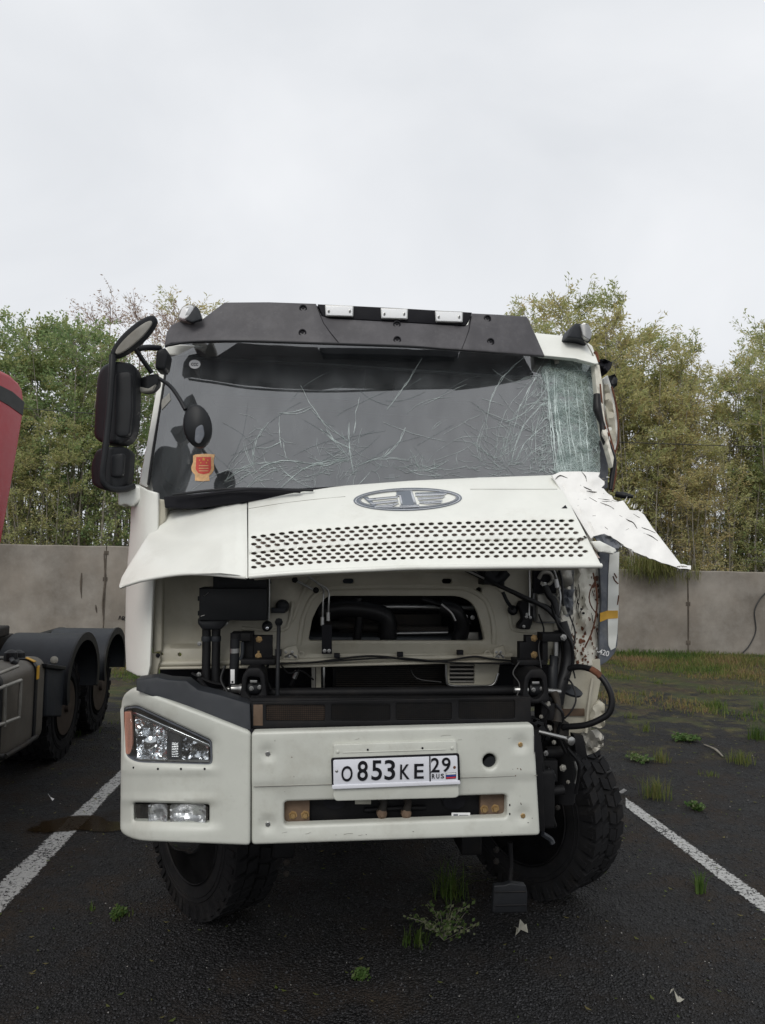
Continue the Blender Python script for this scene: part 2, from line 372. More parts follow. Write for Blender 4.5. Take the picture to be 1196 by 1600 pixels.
def slab(name, pts, off, m, parent, smooth=35, bev=0):
    n = len(pts); P = [Vector(p) for p in pts]; o = Vector(off); V = P + [p + o for p in P]
    Fs = [tuple(range(n)), tuple(reversed(range(n, 2 * n)))] + [(i, (i + 1) % n, n + (i + 1) % n, n + i) for i in range(n)]
    ob = mk(name, V, Fs, m, parent, smooth)
    if bev:
        bm = bmesh.new(); bm.from_mesh(ob.data); bmesh.ops.bevel(bm, geom=bm.edges[:], offset=bev, segments=3, profile=.6, affect='EDGES', clamp_overlap=True)
        bm.to_mesh(ob.data); bm.free(); ob.data.polygons.foreach_set('use_smooth', [True] * len(ob.data.polygons)); ob.data.set_sharp_from_angle(angle=R(50))
    return ob
def cube(name, lo, hi, m, parent, bev=.01):
    (a, b, c), (d, e, f) = lo, hi
    return slab(name, [(a, b, c), (d, b, c), (d, b, f), (a, b, f)], (0, e - b, 0), m, parent, bev=bev)
def text(name, s, c, size, m, parent, sx=1, rx=90, th=.0012, org=None, slant=0, roll=0):
    cu = bpy.data.curves.new(name, 'FONT'); cu.body = s; cu.size = size; cu.align_x = 'CENTER'; cu.align_y = 'CENTER'; cu.extrude = th; cu.shear = slant
    cu.offset = size * .012
    o = bpy.data.objects.new(name + '_tmp', cu); COL.objects.link(o); bpy.context.view_layer.update()
    me = bpy.data.meshes.new_from_object(o.evaluated_get(bpy.context.evaluated_depsgraph_get())); me.name = name
    me.transform(Matrix.Translation(c) @ Matrix.Rotation(R(roll), 4, 'Y') @ Matrix.Rotation(R(rx), 4, 'X') @ Matrix.Diagonal((sx, 1, 1, 1)))
    bpy.data.objects.remove(o); bpy.data.curves.remove(cu)
    me.materials.clear(); me.materials.append(M[m]); return link(bpy.data.objects.new(name, me), parent)
from mathutils import noise as mn
def nz(x, y, s, seed=0): return mn.noise(Vector((x / s, y / s, seed * 7.3)))
GROUP_BOLT = None

# ============================================================ THE WHITE TRUCK
truck = empty('damaged_truck', TO, YAW)
tag(truck, 'white truck cab with crashed right corner, cracked windscreen and lifted front panel', 'truck')
K = truck

# ---- bumper
def bow(px, py): return .03 * ((px - 617) / 225) ** 2
slot = rnd_poly([(444, 1253), (793, 1242), (793, 1278), (444, 1291)], 7)
def vbc(px, py):
    v = bow(px, py)
    ymid = 1227 - (px - 394) * .0305
    v += .010 / (1 + math.exp(-(py - ymid) / 1.2)) - .0   # lower half set back
    # raised frame round the slot
    dx = max(435 - px, px - 802, 0); cy = 1272 - (px - 444) * .034; dy = max(abs(py - cy) - 26, 0)
    if dx + dy < 9: v += .006 * (1 - (dx + dy) / 9)
    for bx, by in ((419, 1177), (813, 1163), (419, 1287), (817, 1274)):
        d = math.hypot(px - bx, py - by)
        if d < 13: v += .012 * (1 - (d / 13) ** 4)
    return v
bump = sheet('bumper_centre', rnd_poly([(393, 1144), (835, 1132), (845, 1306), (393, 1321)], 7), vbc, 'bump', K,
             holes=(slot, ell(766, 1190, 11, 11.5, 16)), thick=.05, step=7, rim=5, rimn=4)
for bx, by in ((419, 1177), (813, 1163), (419, 1287), (817, 1274)):
    bolt(bx, by, vbc(bx, by) + .002, .0105, 'steel' if bx < 500 else 'brass', K)
tube('crease_line', [(397, 1229, bow(397, 0) + .004), (450, 1227.5, bow(450, 0) + .004), (519, 1225.5, bow(519, 0) + .005)], .0015, 'alu', K, 6)
tube('crease_line', [(719, 1215.5, bow(719, 0) + .004), (780, 1213.5, bow(780, 0) + .004), (840, 1211.5, bow(840, 0) + .005)], .0015, 'alu', K, 6)
for x, y in ((797, 1258), (797, 1272)): poly('scuff_mark', ell(x, y, 1.2, 2, 5), vbc(x, y) - .0015, .002, 'ink', K, 0)
poly('scuff_mark', [(835, 1150), (837.5, 1150), (838, 1185), (836.5, 1172), (835, 1178)], bow(836, 0) - .001, .002, 'ink', K, 0)
# plate mount + plate
mount = sheet('plate_mount', rnd_poly([(521, 1163), (714, 1157), (718, 1244), (712, 1247), (525, 1252), (521, 1246)], 4), -.012, 'bump', K, thick=.03, step=30, rim=2)
tube('mount_rib', [(536, 1176, -.0125), (620, 1173.5, -.0125), (697, 1171, -.0125)], .002, 'bump', mount, 6)
for x, y in ((575, 1171.5), (660.5, 1169)): poly('screw_hole', ell(x, y, 1.7, 1.7, 8), -.014, .002, 'ink', mount, 0)
for x, y in ((528, 1174.5), (706.5, 1169)): bolt(x, y, -.012, .006, 'bump', mount, 'screw', h=.004)
plate = sheet('number_plate', rnd_poly([(517.5, 1184.5), (718, 1177), (720, 1224), (519, 1233)], 4), -.020, 'ink', K, thick=.006, step=999, rim=.6)
face = sheet('plate_face', rnd_poly([(521, 1187.5), (715, 1180.5), (716, 1220), (521.5, 1227)], 3), -.0225, 'plate', plate, holes=(), thick=.003, step=999, rim=.5)
sheet('plate_bottom_rail', rnd_poly([(519, 1227), (719.5, 1219.5), (720, 1225.5), (519.5, 1233.5)], 2), -.026, 'plate', plate, thick=.006, step=999, rim=.8)
poly('plate_divider', [(671, 1182), (673, 1182), (673.5, 1221), (671.5, 1221)], -.0245, .002, 'ink', plate, 0)
RL = math.degrees(math.atan2((1187.5 - 1180.5), 194)) - 1.15 - .3
def ptxt(s, px, py, hpx, wpx, m='ink', v=-.0245):
    c = T(px, py, v); sz = hpx / 1155 * 2.98 / .72
    o = text('plate_character', s, c, sz, m, plate, th=.0009, roll=-RL)
    xs = [q.co.x for q in o.data.vertices]; cx = (min(xs) + max(xs)) / 2; zs = [q.co.z for q in o.data.vertices]; cz = (min(zs) + max(zs)) / 2
    k = (wpx / 1155 * 2.98) / (max(xs) - min(xs)); kz = (hpx / 1155 * 2.98) / (max(zs) - min(zs))
    for q in o.data.vertices: q.co.x = c.x + (q.co.x - cx) * k; q.co.z = c.z + (q.co.z - cz) * kz
    return o
for s, px, py, h, wd in (('O', 542.5, 1209, 23, 17), ('8', 567, 1204.5, 30, 16), ('5', 589, 1203.5, 30, 16), ('3', 609.5, 1203, 30, 16.5),
                         ('K', 633, 1206, 22.5, 15), ('E', 655, 1205, 22.5, 15), ('2', 680.5, 1195.5, 22, 13.5), ('9', 697.5, 1195, 22, 13.5),
                         ('R', 677.6, 1213, 7, 4.6), ('U', 684.4, 1212.7, 7, 4.8), ('S', 691.6, 1212.4, 7, 4.8)):
    ptxt(s, px, py, h, wd)
fl = sheet('plate_flag', [(697, 1208), (713, 1207), (713, 1216.5), (697, 1217.5)], -.0240, 'ink', plate, thick=.001, step=999)
for k, c in enumerate(('whitep', 'blue', 'red')):
    y0 = 1208.5 + k * 3; poly('flag_stripe', [(697.6, y0), (712.4, y0 - .8), (712.4, y0 + 2 - .8), (697.6, y0 + 2)], -.0252, .001, c, plate, 0)
bolt(526.5, 1204.8, -.0225, .004, 'steel', plate, 'plate_screw', h=.003); bolt(710.5, 1199, -.0225, .004, 'rust', plate, 'plate_screw', h=.003)

for k in range(46):
    x = rnd.uniform(400, 835); y = rnd.uniform(1142, 1308)
    if 505 < x < 730 and y < 1262 or 438 < x < 800 and 1238 < y < 1296: continue
    r = rnd.uniform(.4, 1.0); poly('stone_chip', ell(x, y, r * rnd.uniform(.7, 2.4), r, 6, rnd.uniform(0, 90)), vbc(x, y) - .0006, .001, rnd.choice(('darkm', 'brown', 'alu')), bump, 0)
for k in range(9):
    x = rnd.uniform(400, 800); y = rnd.uniform(1296, 1308) if k % 2 else rnd.uniform(1145, 1160); l_ = rnd.uniform(4, 16)
    tube('fine_scratch', [(x, y, vbc(x, y) - .0002), (x + l_ * .5, y - l_ * .1, vbc(x + l_ * .5, y - l_ * .1) - .0004), (x + l_, y - l_ * rnd.uniform(.05, .4), vbc(x + l_, y) - .0002)], .0007, 'alu', bump, 4, seg=2)
# what shows in the slot
box('slot_beam', 436, 1236, 802, 1296, .11, .2, 'blackm', K)
box('slot_bracket', 442, 1248, 484, 1292, .085, .11, 'brown', K)
box('slot_bracket', 751, 1236, 797, 1284, .085, .11, 'brown', K)
for x, y in ((458, 1273.5), (477, 1273), (757, 1264), (774, 1263)): bolt(x, y, .085, .012, 'brass', K, h=.014)
for x in (523, 710): poly('round_opening', ell(x, 1252, 18, 13, 14), .10, .01, 'ink', K, 0)
box('paper_tag', 555, 1244, 580, 1257, .075, .078, 'litter', K)
tag_ = box('data_label', 706, 1270, 735, 1279, .07, .073, 'whitep', K, .3)
box('label_print', 709, 1272.2, 716, 1277, .0685, .0705, 'decal', tag_, 0); box('label_print', 718, 1273.5, 732, 1275, .0685, .0705, 'decal', tag_, 0)
for x in (598, 636):
    tube('tow_pin', [(x, 1244, .09), (x + 2, 1256, .07), (x - 1, 1268, .075)], [.022, .014, .02], 'darkm', K, 10)
    lathe('pin_head', T(x - 1, 1271, .07), (0, -1, 0), [(.022, -.01), (.02, .01), (.008, .02), (0, .02)], 'brown', K, 10)
tube('tow_bar', [(570, 1266, .10), (618, 1263, .10), (665, 1262, .10)], .010, 'blackm', K)
lathe('lamp_socket', T(766, 1192, .07), (0, -1, 0), [(.035, 0), (.035, .03), (.02, .032), (0, .03)], 'black', K, 14)

# ---- left corner of the bumper, wrapping back
def vcor(px, py):
    t = max(0, (330 - px) / 143); v = bow(394, 0) + (394 - px) / 206 * .045 + .17 * t ** 3.0
    def g(a, b, x, s=3): return 1 / (1 + math.exp(-(x - a) / s)) * 1 / (1 + math.exp((x - b) / s))
    e = interp(px, [(187, 1), (325, 1), (352, 0), (394, 0)])
    v += .016 * e * g(1206, 1247, py, 2.2) - .0 * e       # hollow band below the lamp
    if px < 350: v += .022 * e * g(1253, 1291, py, 2.5)
    ytop = 1092 + (px - 200) * .47                         # slope above the lamp: lamp field set in
    e2 = interp(px, [(325, 1), (350, 0)])
    v += .016 * e2 * g(ytop, 1200, py, 2.5)
    return v
lampo = rnd_poly([(193, 1106), (214, 1103), (331, 1158), (332, 1192, 8), (328, 1196), (212, 1192, 14), (197, 1182)], 6)
fogo = rnd_poly([(209, 1255), (327, 1258), (327, 1287), (209, 1284)], 4)
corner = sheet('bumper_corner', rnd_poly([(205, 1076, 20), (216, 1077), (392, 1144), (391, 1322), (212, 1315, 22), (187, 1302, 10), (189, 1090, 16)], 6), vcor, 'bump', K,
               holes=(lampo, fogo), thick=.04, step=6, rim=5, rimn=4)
for x, y in ((209, 1199.5), (247, 1201.5), (283, 1201.5), (320, 1201.5)): poly('small_hole', ell(x, y, 1.8, 1.8, 8), vcor(x, y) - .001, .002, 'ink', corner, 0)
poly('corner_gap', [(388, 1140), (396, 1140), (396, 1316), (388, 1318)], .05, .02, 'ink', K, 0)
# headlight
hl = sheet('headlight', [(x, y) for x, y in offset(orient(lampo, True), -1.5)], lambda x, y: vcor(x, y) + .16, 'blackm', K, thick=.02, step=30)
def lampwall(x, y): return vcor(x, y) + .004
def ringsheet(name, outl, w_, vf, th, m, par): return sheet(name, outl, vf, m, par, holes=(offset(orient(outl, True), w_),), thick=th, step=8, rim=.8)
ringsheet('lamp_bezel', lampo, 2.6, lambda x, y: vcor(x, y) + .012, .10, 'decal', hl)
inner = rnd_poly([(210, 1118), (326, 1166), (327, 1189), (213, 1187)], 4)
def facet(x, y): return vcor(x, y) + .055 + .03 * mn.cell(Vector((x / 13, y / 17, 3))) + .01 * nz(x, y, 9)
M['reflector'] = mat('lamp_reflector', (.92, .93, .95), .07, metal=.95, var=.03)
def bowl(name, poly_, cx, cy, depth, sx):
    def f(x, y):
        r = min(1, math.hypot((x - cx) / sx, (y - cy) / 38)); a = math.atan2(y - cy, x - cx)
        return vcor(x, y) + .03 + depth * (1 - r * r) + .018 * mn.cell(Vector((a * 1.7 + 9, r * 3.2, cx))) + .0042 * (y % 12 - 6) * (mn.cell(Vector((x / 10, y / 12, cx))) * 1.6 - .35)
    return sheet(name, poly_, f, 'reflector', hl, thick=.004, step=3.2, smooth=22)
bowl('reflector_bowl', rnd_poly([(211, 1119), (262, 1140), (262, 1188), (214, 1187)], 3), 236, 1164, .07, 34)
bowl('reflector_bowl', rnd_poly([(283, 1149), (326, 1167), (326, 1189), (283, 1189)], 3), 304, 1174, .06, 27)
div = sheet('lamp_divider', [(261, 1137), (284, 1147), (284, 1190), (261, 1190)], lambda x, y: vcor(x, y) + .022 + .0006 * abs(x - 272), 'grey_pl', hl, thick=.03, step=6)
for k in range(9): tube('divider_rib', [(269, 1161 + k * 2.6, vcor(272, 1165) + .02), (279, 1161.5 + k * 2.6, vcor(279, 1165) + .02)], .0016, 'chrome', hl, 5)
for bx, by, r in ((238, 1158, .03), (303, 1170, .02)):
    lathe('bulb_cap', T(bx, by, vcor(bx, by) + .075), (0, -1, 0), [(r, 0), (r * .9, .03), (r * .4, .04), (0, .04)], 'chrome', hl, 14)
sheet('chrome_strip', [(207, 1113), (212, 1113), (327, 1163), (328, 1167), (324, 1167), (209, 1118)], lambda x, y: vcor(x, y) + .012, 'chrome', hl, thick=.02, step=10, rim=1)
sheet('chrome_strip', [(212, 1186.5), (327, 1188.5), (327, 1190.5), (212, 1188.5)], lambda x, y: vcor(x, y) + .016, 'steel', hl, thick=.01, step=10)
sheet('turn_signal', rnd_poly([(190, 1112), (205, 1112), (207, 1135), (207, 1165), (203, 1180), (190, 1176)], 4), lambda x, y: vcor(x, y) + .012 - .0004 * (8 - abs(x - 198)), 'amber', hl, thick=.03, step=4, rim=1.5)
for k in range(6): tube('signal_rib', [(193 + k * 2.3, 1122, vcor(193 + k * 2.3, 1122) + .008), (194 + k * 2.3, 1168, vcor(194 + k * 2.3, 1168) + .008)], .0012, 'lens', hl, 5)
sheet('lamp_lens', offset(orient(lampo, True), 3), lambda x, y: vcor(x, y) + .006, 'lens', hl, thick=.003, step=8)
# fog lamp
fog = sheet('fog_lamp', offset(orient(fogo, True), -1), lambda x, y: vcor(x, y) + .05, 'blackm', K, thick=.02, step=20)
for a, b in (((232, 1256), (262, 1285)), ((266, 1257), (322, 1286))):
    cx, cy = (a[0] + b[0]) / 2, (a[1] + b[1]) / 2
    M['fogrefl'] = M.get('fogrefl') or mat('fog_reflector_metal', (.55, .55, .56), .3, metal=.9, var=.1)
    def ff(x, y, cx=cx, cy=cy, s=(b[0] - a[0]) / 2): r = min(1, math.hypot((x - cx) / s, (y - cy) / 15)); return vcor(x, y) + .012 + .03 * (1 - r * r) + .004 * mn.cell(Vector((x / 6, y / 6, 1)))
    sheet('fog_reflector', rr(a[0], a[1], b[0], b[1], 4), ff, 'fogrefl', fog, thick=.003, step=3, smooth=20)
sheet('fog_lens', offset(orient(fogo, True), 1.5), lambda x, y: vcor(x, y) + .008, 'lens', fog, thick=.003, step=10)

# ---- dark filler panels above the bumper
def vfil(x, y): return .10 + .03 * ((394 - x) / 190) - (y - 1060) * .0006
sheet('filler_panel', [(213, 1062), (245, 1058), (262, 1062), (292, 1064), (310, 1078), (345, 1086), (391, 1100), (392, 1142), (385, 1143), (213, 1079)], vfil, 'grey_pl', K, thick=.10, step=14, rim=2)
tube('cross_tube', [(330, 1084, .30), (617, 1081, .30), (858, 1078, .30)], .022, 'blackm', K, 14)
box('lower_grille_beam', 391, 1091, 830, 1140, .10, .16, 'blackm', K)
grille2 = sheet('lower_grille', [(393, 1097), (829, 1089), (831, 1133), (393, 1139)], .085, 'blackm', K, thick=.02, step=999, rim=1,
                holes=[rr(x0, y0, x1, y1, 3) for x0, x1, y0, y1 in ((416, 508, 1101, 1127), (518, 610, 1100, 1126), (619, 706, 1098, 1125), (717, 805, 1094, 1123))])
for x0, x1, y0, y1, m in ((416, 508, 1101, 1127, 'brown'), (518, 610, 1100, 1126, 'darkm'), (619, 706, 1098, 1125, 'darkm'), (717, 805, 1094, 1123, 'darkm')):
    box('mesh_backing', x0 - 2, y0 - 2, x1 + 2, y1 + 2, .097, .099, m, grille2, 0)
    V = []; Fs = []
    def seg(a, b, c, d, v):
        k = len(V); V.extend(tuple(q) for q in (T(a, b, v), T(c, b, v), T(c, d, v), T(a, d, v), T(a, b, v + .003), T(c, b, v + .003), T(c, d, v + .003), T(a, d, v + .003)))
        Fs.extend([(k, k + 1, k + 2, k + 3), (k, k + 1, k + 5, k + 4), (k + 3, k + 2, k + 6, k + 7), (k, k + 3, k + 7, k + 4), (k + 1, k + 2, k + 6, k + 5)])
    y = y0
    while y < y1: seg(x0 - 2, y, x1 + 2, y + .9, .088); y += 3
    x = x0
    while x < x1: seg(x, y0 - 2, x + .7, y1 + 2, .091); x += 3
    tag(mk('wire_mesh', V, Fs, 'blackm', grille2, 0, recalc=False), kind='stuff')
box('rust_patch', 396, 1101, 411, 1134, .083, .086, 'brown', grille2, 1)

# ---- cab front wall
def vwall(x, y):
    v = .47
    # deep rim around the opening
    cx, cy = 618, 966; dx = max(abs(x - cx) - 120, 0) ; dy = abs(y - cy)
    k = max((abs(x - cx) - (dy - 20) * .0 - 0) / 168, dy / 58)
    if k < 1.0: v += .035 * min(1, (1.0 - k) * 5) 
    if 255 < x < 330: v += .05 * math.sin(math.pi * (x - 255) / 75) * (y < 1010)
    if y > 1008: v -= .02 * min(1, (y - 1008) / 8)
    v += .006 * nz(x, y, 40)
    if x > 870: v += .045 * nz(x, y, 22, 1) + .03 * nz(x, y, 9, 2) + .08 * max(0, (x - 905) / 40) ** 2
    return v
opening = rnd_poly([(482, 1001), (488, 968), (499, 944, 14), (512, 931, 10), (720, 931, 16), (742, 944, 14), (751, 970), (758, 1001)], 5)
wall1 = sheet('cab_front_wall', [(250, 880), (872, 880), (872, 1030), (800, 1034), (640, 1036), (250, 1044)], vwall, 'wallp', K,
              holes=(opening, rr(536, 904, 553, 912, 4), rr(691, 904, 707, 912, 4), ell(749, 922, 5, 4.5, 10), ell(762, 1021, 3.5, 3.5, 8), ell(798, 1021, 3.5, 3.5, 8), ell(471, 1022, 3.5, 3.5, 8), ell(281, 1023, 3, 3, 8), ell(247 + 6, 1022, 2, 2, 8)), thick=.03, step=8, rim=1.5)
for a, b in (((463, 1002), (475, 962)), ):
    pass
rim_pts = [(467, 1008), (470, 985), (476, 958), (490, 932), (515, 920), (560, 917), (618, 916), (690, 917), (728, 920), (756, 935), (768, 960), (772, 985), (772, 1006)]
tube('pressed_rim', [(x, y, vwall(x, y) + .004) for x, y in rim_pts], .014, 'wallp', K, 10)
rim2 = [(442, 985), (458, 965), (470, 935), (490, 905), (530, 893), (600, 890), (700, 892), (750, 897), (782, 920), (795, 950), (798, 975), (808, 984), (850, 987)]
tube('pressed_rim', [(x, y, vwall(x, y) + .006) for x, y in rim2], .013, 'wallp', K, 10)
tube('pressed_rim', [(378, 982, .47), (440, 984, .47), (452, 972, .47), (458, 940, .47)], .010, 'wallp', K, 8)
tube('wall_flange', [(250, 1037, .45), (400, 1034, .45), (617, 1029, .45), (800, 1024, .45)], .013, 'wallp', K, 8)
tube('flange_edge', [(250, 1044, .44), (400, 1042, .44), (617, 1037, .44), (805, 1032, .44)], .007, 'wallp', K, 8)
box('void_backing', 470, 920, 772, 1012, .95, 1.0, 'blackm', K)
for pts, r, m in (([(500, 958, .62), (545, 950, .6), (600, 962, .62), (607, 1000, .64)], .045, 'hose'), ([(690, 948, .6), (712, 955, .58), (722, 980, .6), (716, 1002, .62)], .038, 'hose'),
                  ([(505, 975, .7), (600, 982, .7), (700, 985, .7)], .02, 'darkm'), ([(520, 952, .75), (620, 948, .75), (740, 950, .75)], .014, 'steel'), ([(600, 990, .66), (660, 989, .66), (700, 988, .66)], .008, 'steel'),
                  ([(560, 935, .6), (562, 960, .6), (558, 1000, .62)], .02, 'hose'), ([(660, 936, .65), (700, 950, .63), (735, 975, .62)], .012, 'hose'), ([(690, 944, .56), (705, 957, .55), (712, 970, .55)], .006, 'steel')):
    tube('engine_hose' if m == 'hose' else 'engine_pipe', pts, r, m, K)
box('engine_block', 530, 960, 690, 1004, .82, .9, 'darkm', K); box('engine_bracket', 556, 940, 568, 958, .6, .64, 'brown', K)
box('engine_bracket', 720, 988, 748, 1000, .6, .62, 'alu', K, 1)
for x, y in ((728, 964), (739, 965), (716, 966)): bolt(x, y, .6, .008, 'steel', K)
# below the wall: intercooler and vent
ic = box('intercooler', 520, 1036, 702, 1076, .64, .72, 'blackm', K)
for k in range(11): box('fin_bar', 525, 1039 + k * 3.2, 697, 1040.2 + k * 3.2, .625, .64, 'darkm', ic, .2)
for x0, x1, m in ((487, 493, 'alu'), (494, 502, 'wallp'), (505, 508, 'steel')): box('side_strut', x0, 1036, x1, 1076, .6, .63, m, K, .5)
tube('wire_loom', [(470, 1040, .55), (462, 1055, .55), (455, 1072, .55)], .009, 'hose', K); tube('connector', [(465, 1048, .545), (460, 1060, .545)], .012, 'steel', K)
vent = sheet('vent_panel', [(698, 1034), (782, 1034), (778, 1058), (768, 1071), (704, 1071), (698, 1064)], .55, 'wallp', K, thick=.02, step=999, rim=1, holes=(rr(703, 1034.8, 742, 1068, 2),))
for k in range(5): box('vent_slat', 702, 1038 + k * 6.4, 743, 1041 + k * 6.4, .552, .58, 'alu', vent, .8)
box('vent_back', 700, 1034, 745, 1070, .60, .61, 'ink', vent, 0)
tube('vent_frame', [(697, 1038, .54), (698, 1062, .54), (704, 1071, .54), (740, 1072, .54), (770, 1070, .54), (779, 1052, .54)], .006, 'steel', vent, 8, seg=4)
box('radiator_shroud', 250, 1040, 880, 1095, .78, .82, 'ink', K)
tube('harness_cable', [(420, 1037, .42), (470, 1036, .42), (500, 1034, .42), (560, 1026, .42), (600, 1026, .42), (640, 1031, .42), (690, 1033, .42), (740, 1026, .42), (770, 1030, .42), (812, 1033, .42)], .0045, 'hose', K)
tube('harness_cable', [(432, 1038, .41), (520, 1033, .41), (620, 1028, .41), (700, 1035, .41), (800, 1037, .41)], .0035, 'hose', K)
for x, y in ((527, 1025), (626, 1023), (720, 1020)): box('cable_clip', x - 4.5, y - 3.5, x + 4.5, y + 3.5, .41, .44, 'ink', K); 
for x0, x1 in ((443, 466), (772, 790)):
    pl = sheet('lock_plate', [(x0, 1014), (x0 + 6, 1011), (x1 - 3, 1008), (x1, 1016), (x1, 1031), (x0, 1031)], .43, 'wallp', K, thick=.01, step=999, rim=1)
    for k in range(4): bolt(x0 + 4 + k * (x1 - x0 - 8) / 3, 1019 + (k % 2) * 7, .43, .005, 'steel', pl)
    tube('lock_wire', [(x0 + 2, 1027, .42), ((x0 + x1) / 2, 1022, .42), (x1 - 2, 1028, .42)], .003, 'steel', pl, 6)
for x, y in ((471, 1022), (762, 1021), (798, 1021)): lathe('wall_washer', T(x, y, .448), (0, -1, 0), [(.016, 0), (.016, .003), (.009, .003), (.009, 0)], 'wallp', K, 12)

# left equipment
box('reservoir_box', 333, 896, 417, 921, .34, .47, 'black', K, 3)
rb = box('air_box', 311, 919, 418, 970, .28, .46, 'black', K, 4)
for y in (932, 955): box('box_clip', 309, y, 313, y + 7, .3, .36, 'black', rb)
tube('scratch', [(318, 930, .279), (320, 931, .279), (326, 926, .279)], .0012, 'steel', rb, 5, seg=1); tube('scratch', [(314, 963, .279), (320, 961, .279)], .0015, 'steel', rb, 5)
poly('air_box_neck', rnd_poly([(309, 966), (357, 966), (354, 974), (345, 984), (316, 984), (309, 975)], 3), .30, .14, 'black', K, 3)
for x in (323, 338):
    tube('drain_hose', [(x, 980, .36), (x, 1010, .36), (x - .5, 1040, .36), (x, 1066, .36)], .0195, 'hose', K, 14)
    lathe('hose_clamp', T(x, 999, .36) - Vector((0, 0, .008)), (0, 0, 1), [(.0215, 0), (.0225, .004), (.0225, .018), (.0215, .022)], 'grey_pl', K, 14)
for x, y in ((312, 1006), (311, 1054), (353, 974)): bolt(x, y, .33, .007, 'steel', K)
def shock(cx, y0, y1, v, lab, dx=0):
    s = tube('shock_absorber', [(cx, y0, v), (cx + dx, y1, v)], .0205, 'black', K, 16, seg=1)
    tube('absorber_collar', [(cx + 1, y0 - 4, v), (cx + 1, y0 + 4, v)], .024, 'blackm', s, 12, seg=1)
    return s
s = shock(368, 993, 1078, .28, 1, -3)
tube('absorber_ring', [(367, 1013, .28), (367, 1020, .28)], .0215, 'steel', s, 16, seg=1)
box('absorber_label', 360.5, 1046, 367, 1068, .2585, .2605, 'whitep', s, .3); box('label_code', 362, 1064, 365, 1067, .2575, .2586, 'ink', s, 0)
box('upper_bracket', 362, 989, 392, 1002, .27, .36, 'blackm', K, 2); box('upper_bracket', 378, 988, 396, 1034, .31, .38, 'blackm', K, 2)
bp = box('bracket_plate', 392, 993, 426, 1034, .32, .35, 'blackm', K, 2); box('bracket_flange', 376, 1030, 430, 1039, .26, .38, 'blackm', K, 2)
for x, y in ((405, 999), (404, 1025)): bolt(x, y, .32, .010, 'brass', bp)
poly('key_hole', [(402.5, 1017), (406, 1017), (405.5, 1023), (403, 1023)], .3185, .002, 'brass', bp, 0)
tube('small_pipe', [(379, 1003, .28), (379, 1020, .28), (376, 1032, .28)], .008, 'grey_pl', K)
def latch(cx, cy, mir=1):
    f = poly('cab_latch', rnd_poly([(cx - 22, cy + 24), (cx - 18, cy - 14), (cx - 9, cy - 26), (cx + 9, cy - 27), (cx + 17, cy - 16), (cx + 21, cy + 24), (cx + 14, cy + 28), (cx - 15, cy + 28)], 4), .16, .16, 'blackm', K, 3,
             holes=(rnd_poly([(cx - 13, cy + 10), (cx - 10, cy - 12), (cx + 9, cy - 12), (cx + 12, cy + 10), (cx + 4, cy + 20), (cx - 5, cy + 20)], 4),))
    lathe('latch_roller', T(cx - 12, cy + 4, .22), (1, 0, 0), [(.03, 0), (.033, .01), (.033, .055), (.03, .062), (0, .062)], 'black', f, 16)
    box('latch_label', cx - 6, cy - 7, cx + 5, cy - 3, .17, .175, 'steel', f, .3)
    for dx, dy in ((-4, 6), (9, 4)): bolt(cx + dx, cy + dy, .185, .007, 'steel', f)
    lathe('pivot_pin', T(cx - 24, cy + 6, .22), (1, 0, 0), [(.014, -.03), (.016, 0), (.02, .005), (.02, .03)], 'steel', f, 10)
    return f
latch(397, 1070); latch(838, 1072)
tube('pivot_bolt', [(350, 1077, .28), (358, 1077, .28), (366, 1078, .28)], [.006, .012, .016], 'steel', K, 10)
tube('gear_rod', [(436, 974, .22), (435, 1020, .2), (434, 1060, .18), (434, 1096, .18)], .0085, 'black', K, 10); lathe('rod_ball', T(436, 972, .22), (0, 0, 1), [(0, -.018), (.012, -.014), (.018, 0), (.012, .014), (0, .018)], 'black', K, 14)
box('rod_guide', 430, 1016, 440, 1026, .2, .24, 'black', K, 2)
lathe('rubber_stop', T(442, 947, .45), (0, -1, 0), [(.03, 0), (.032, .02), (.024, .04), (.01, .045), (0, .045)], 'black', K, 18); box('stop_arm', 424, 950, 446, 958, .40, .43, 'grey_pl', K, 2)
tube('thin_rod', [(421, 900, .4), (421, 935, .4), (420, 968, .38)], .0045, 'steel', K); lathe('wiper_pivot', T(418, 978, .42), (0, -1, 0), [(.024, 0), (.022, .04), (.012, .05), (0, .05)], 'black', K, 14)
bolt(419, 967, .37, .006, 'steel', K); bolt(418, 982, .37, .005, 'chrome', K); box('small_bracket', 417, 902, 424, 912, .42, .44, 'ink', K)
tube('pull_rod', [(460, 906, .43), (476, 914, .42), (493, 923, .42)], .006, 'steel', K, seg=1); bolt(461, 906, .42, .01, 'blackm', K); lathe('rod_end', T(494, 922, .42), (0, -1, 0), [(.014, 0), (.014, .02), (.006, .025), (0, .025)], 'blackm', K, 12)
tube('brake_pipe', [(474, 896, .38), (494, 909, .4), (504, 918, .4), (506, 926, .41), (505, 945, .41), (504, 978, .42)], .0045, 'steel', K, seg=3)
tube('brake_pipe', [(496, 912, .39), (508, 918, .4), (514, 926, .41), (514, 945, .41), (513, 968, .42)], .0045, 'steel', K, seg=3)
for x, y in ((504, 970), (513, 963)): tube('pipe_fitting', [(x, y - 6, .41), (x, y, .41), (x, y + 7, .41)], .0095, 'steel', K, 8, seg=1)
pb = box('pipe_bracket', 503, 976, 519, 1022, .40, .42, 'ink', K, 1)
for x in (507.5, 514.5): bolt(x, 1017, .4, .006, 'steel', pb)

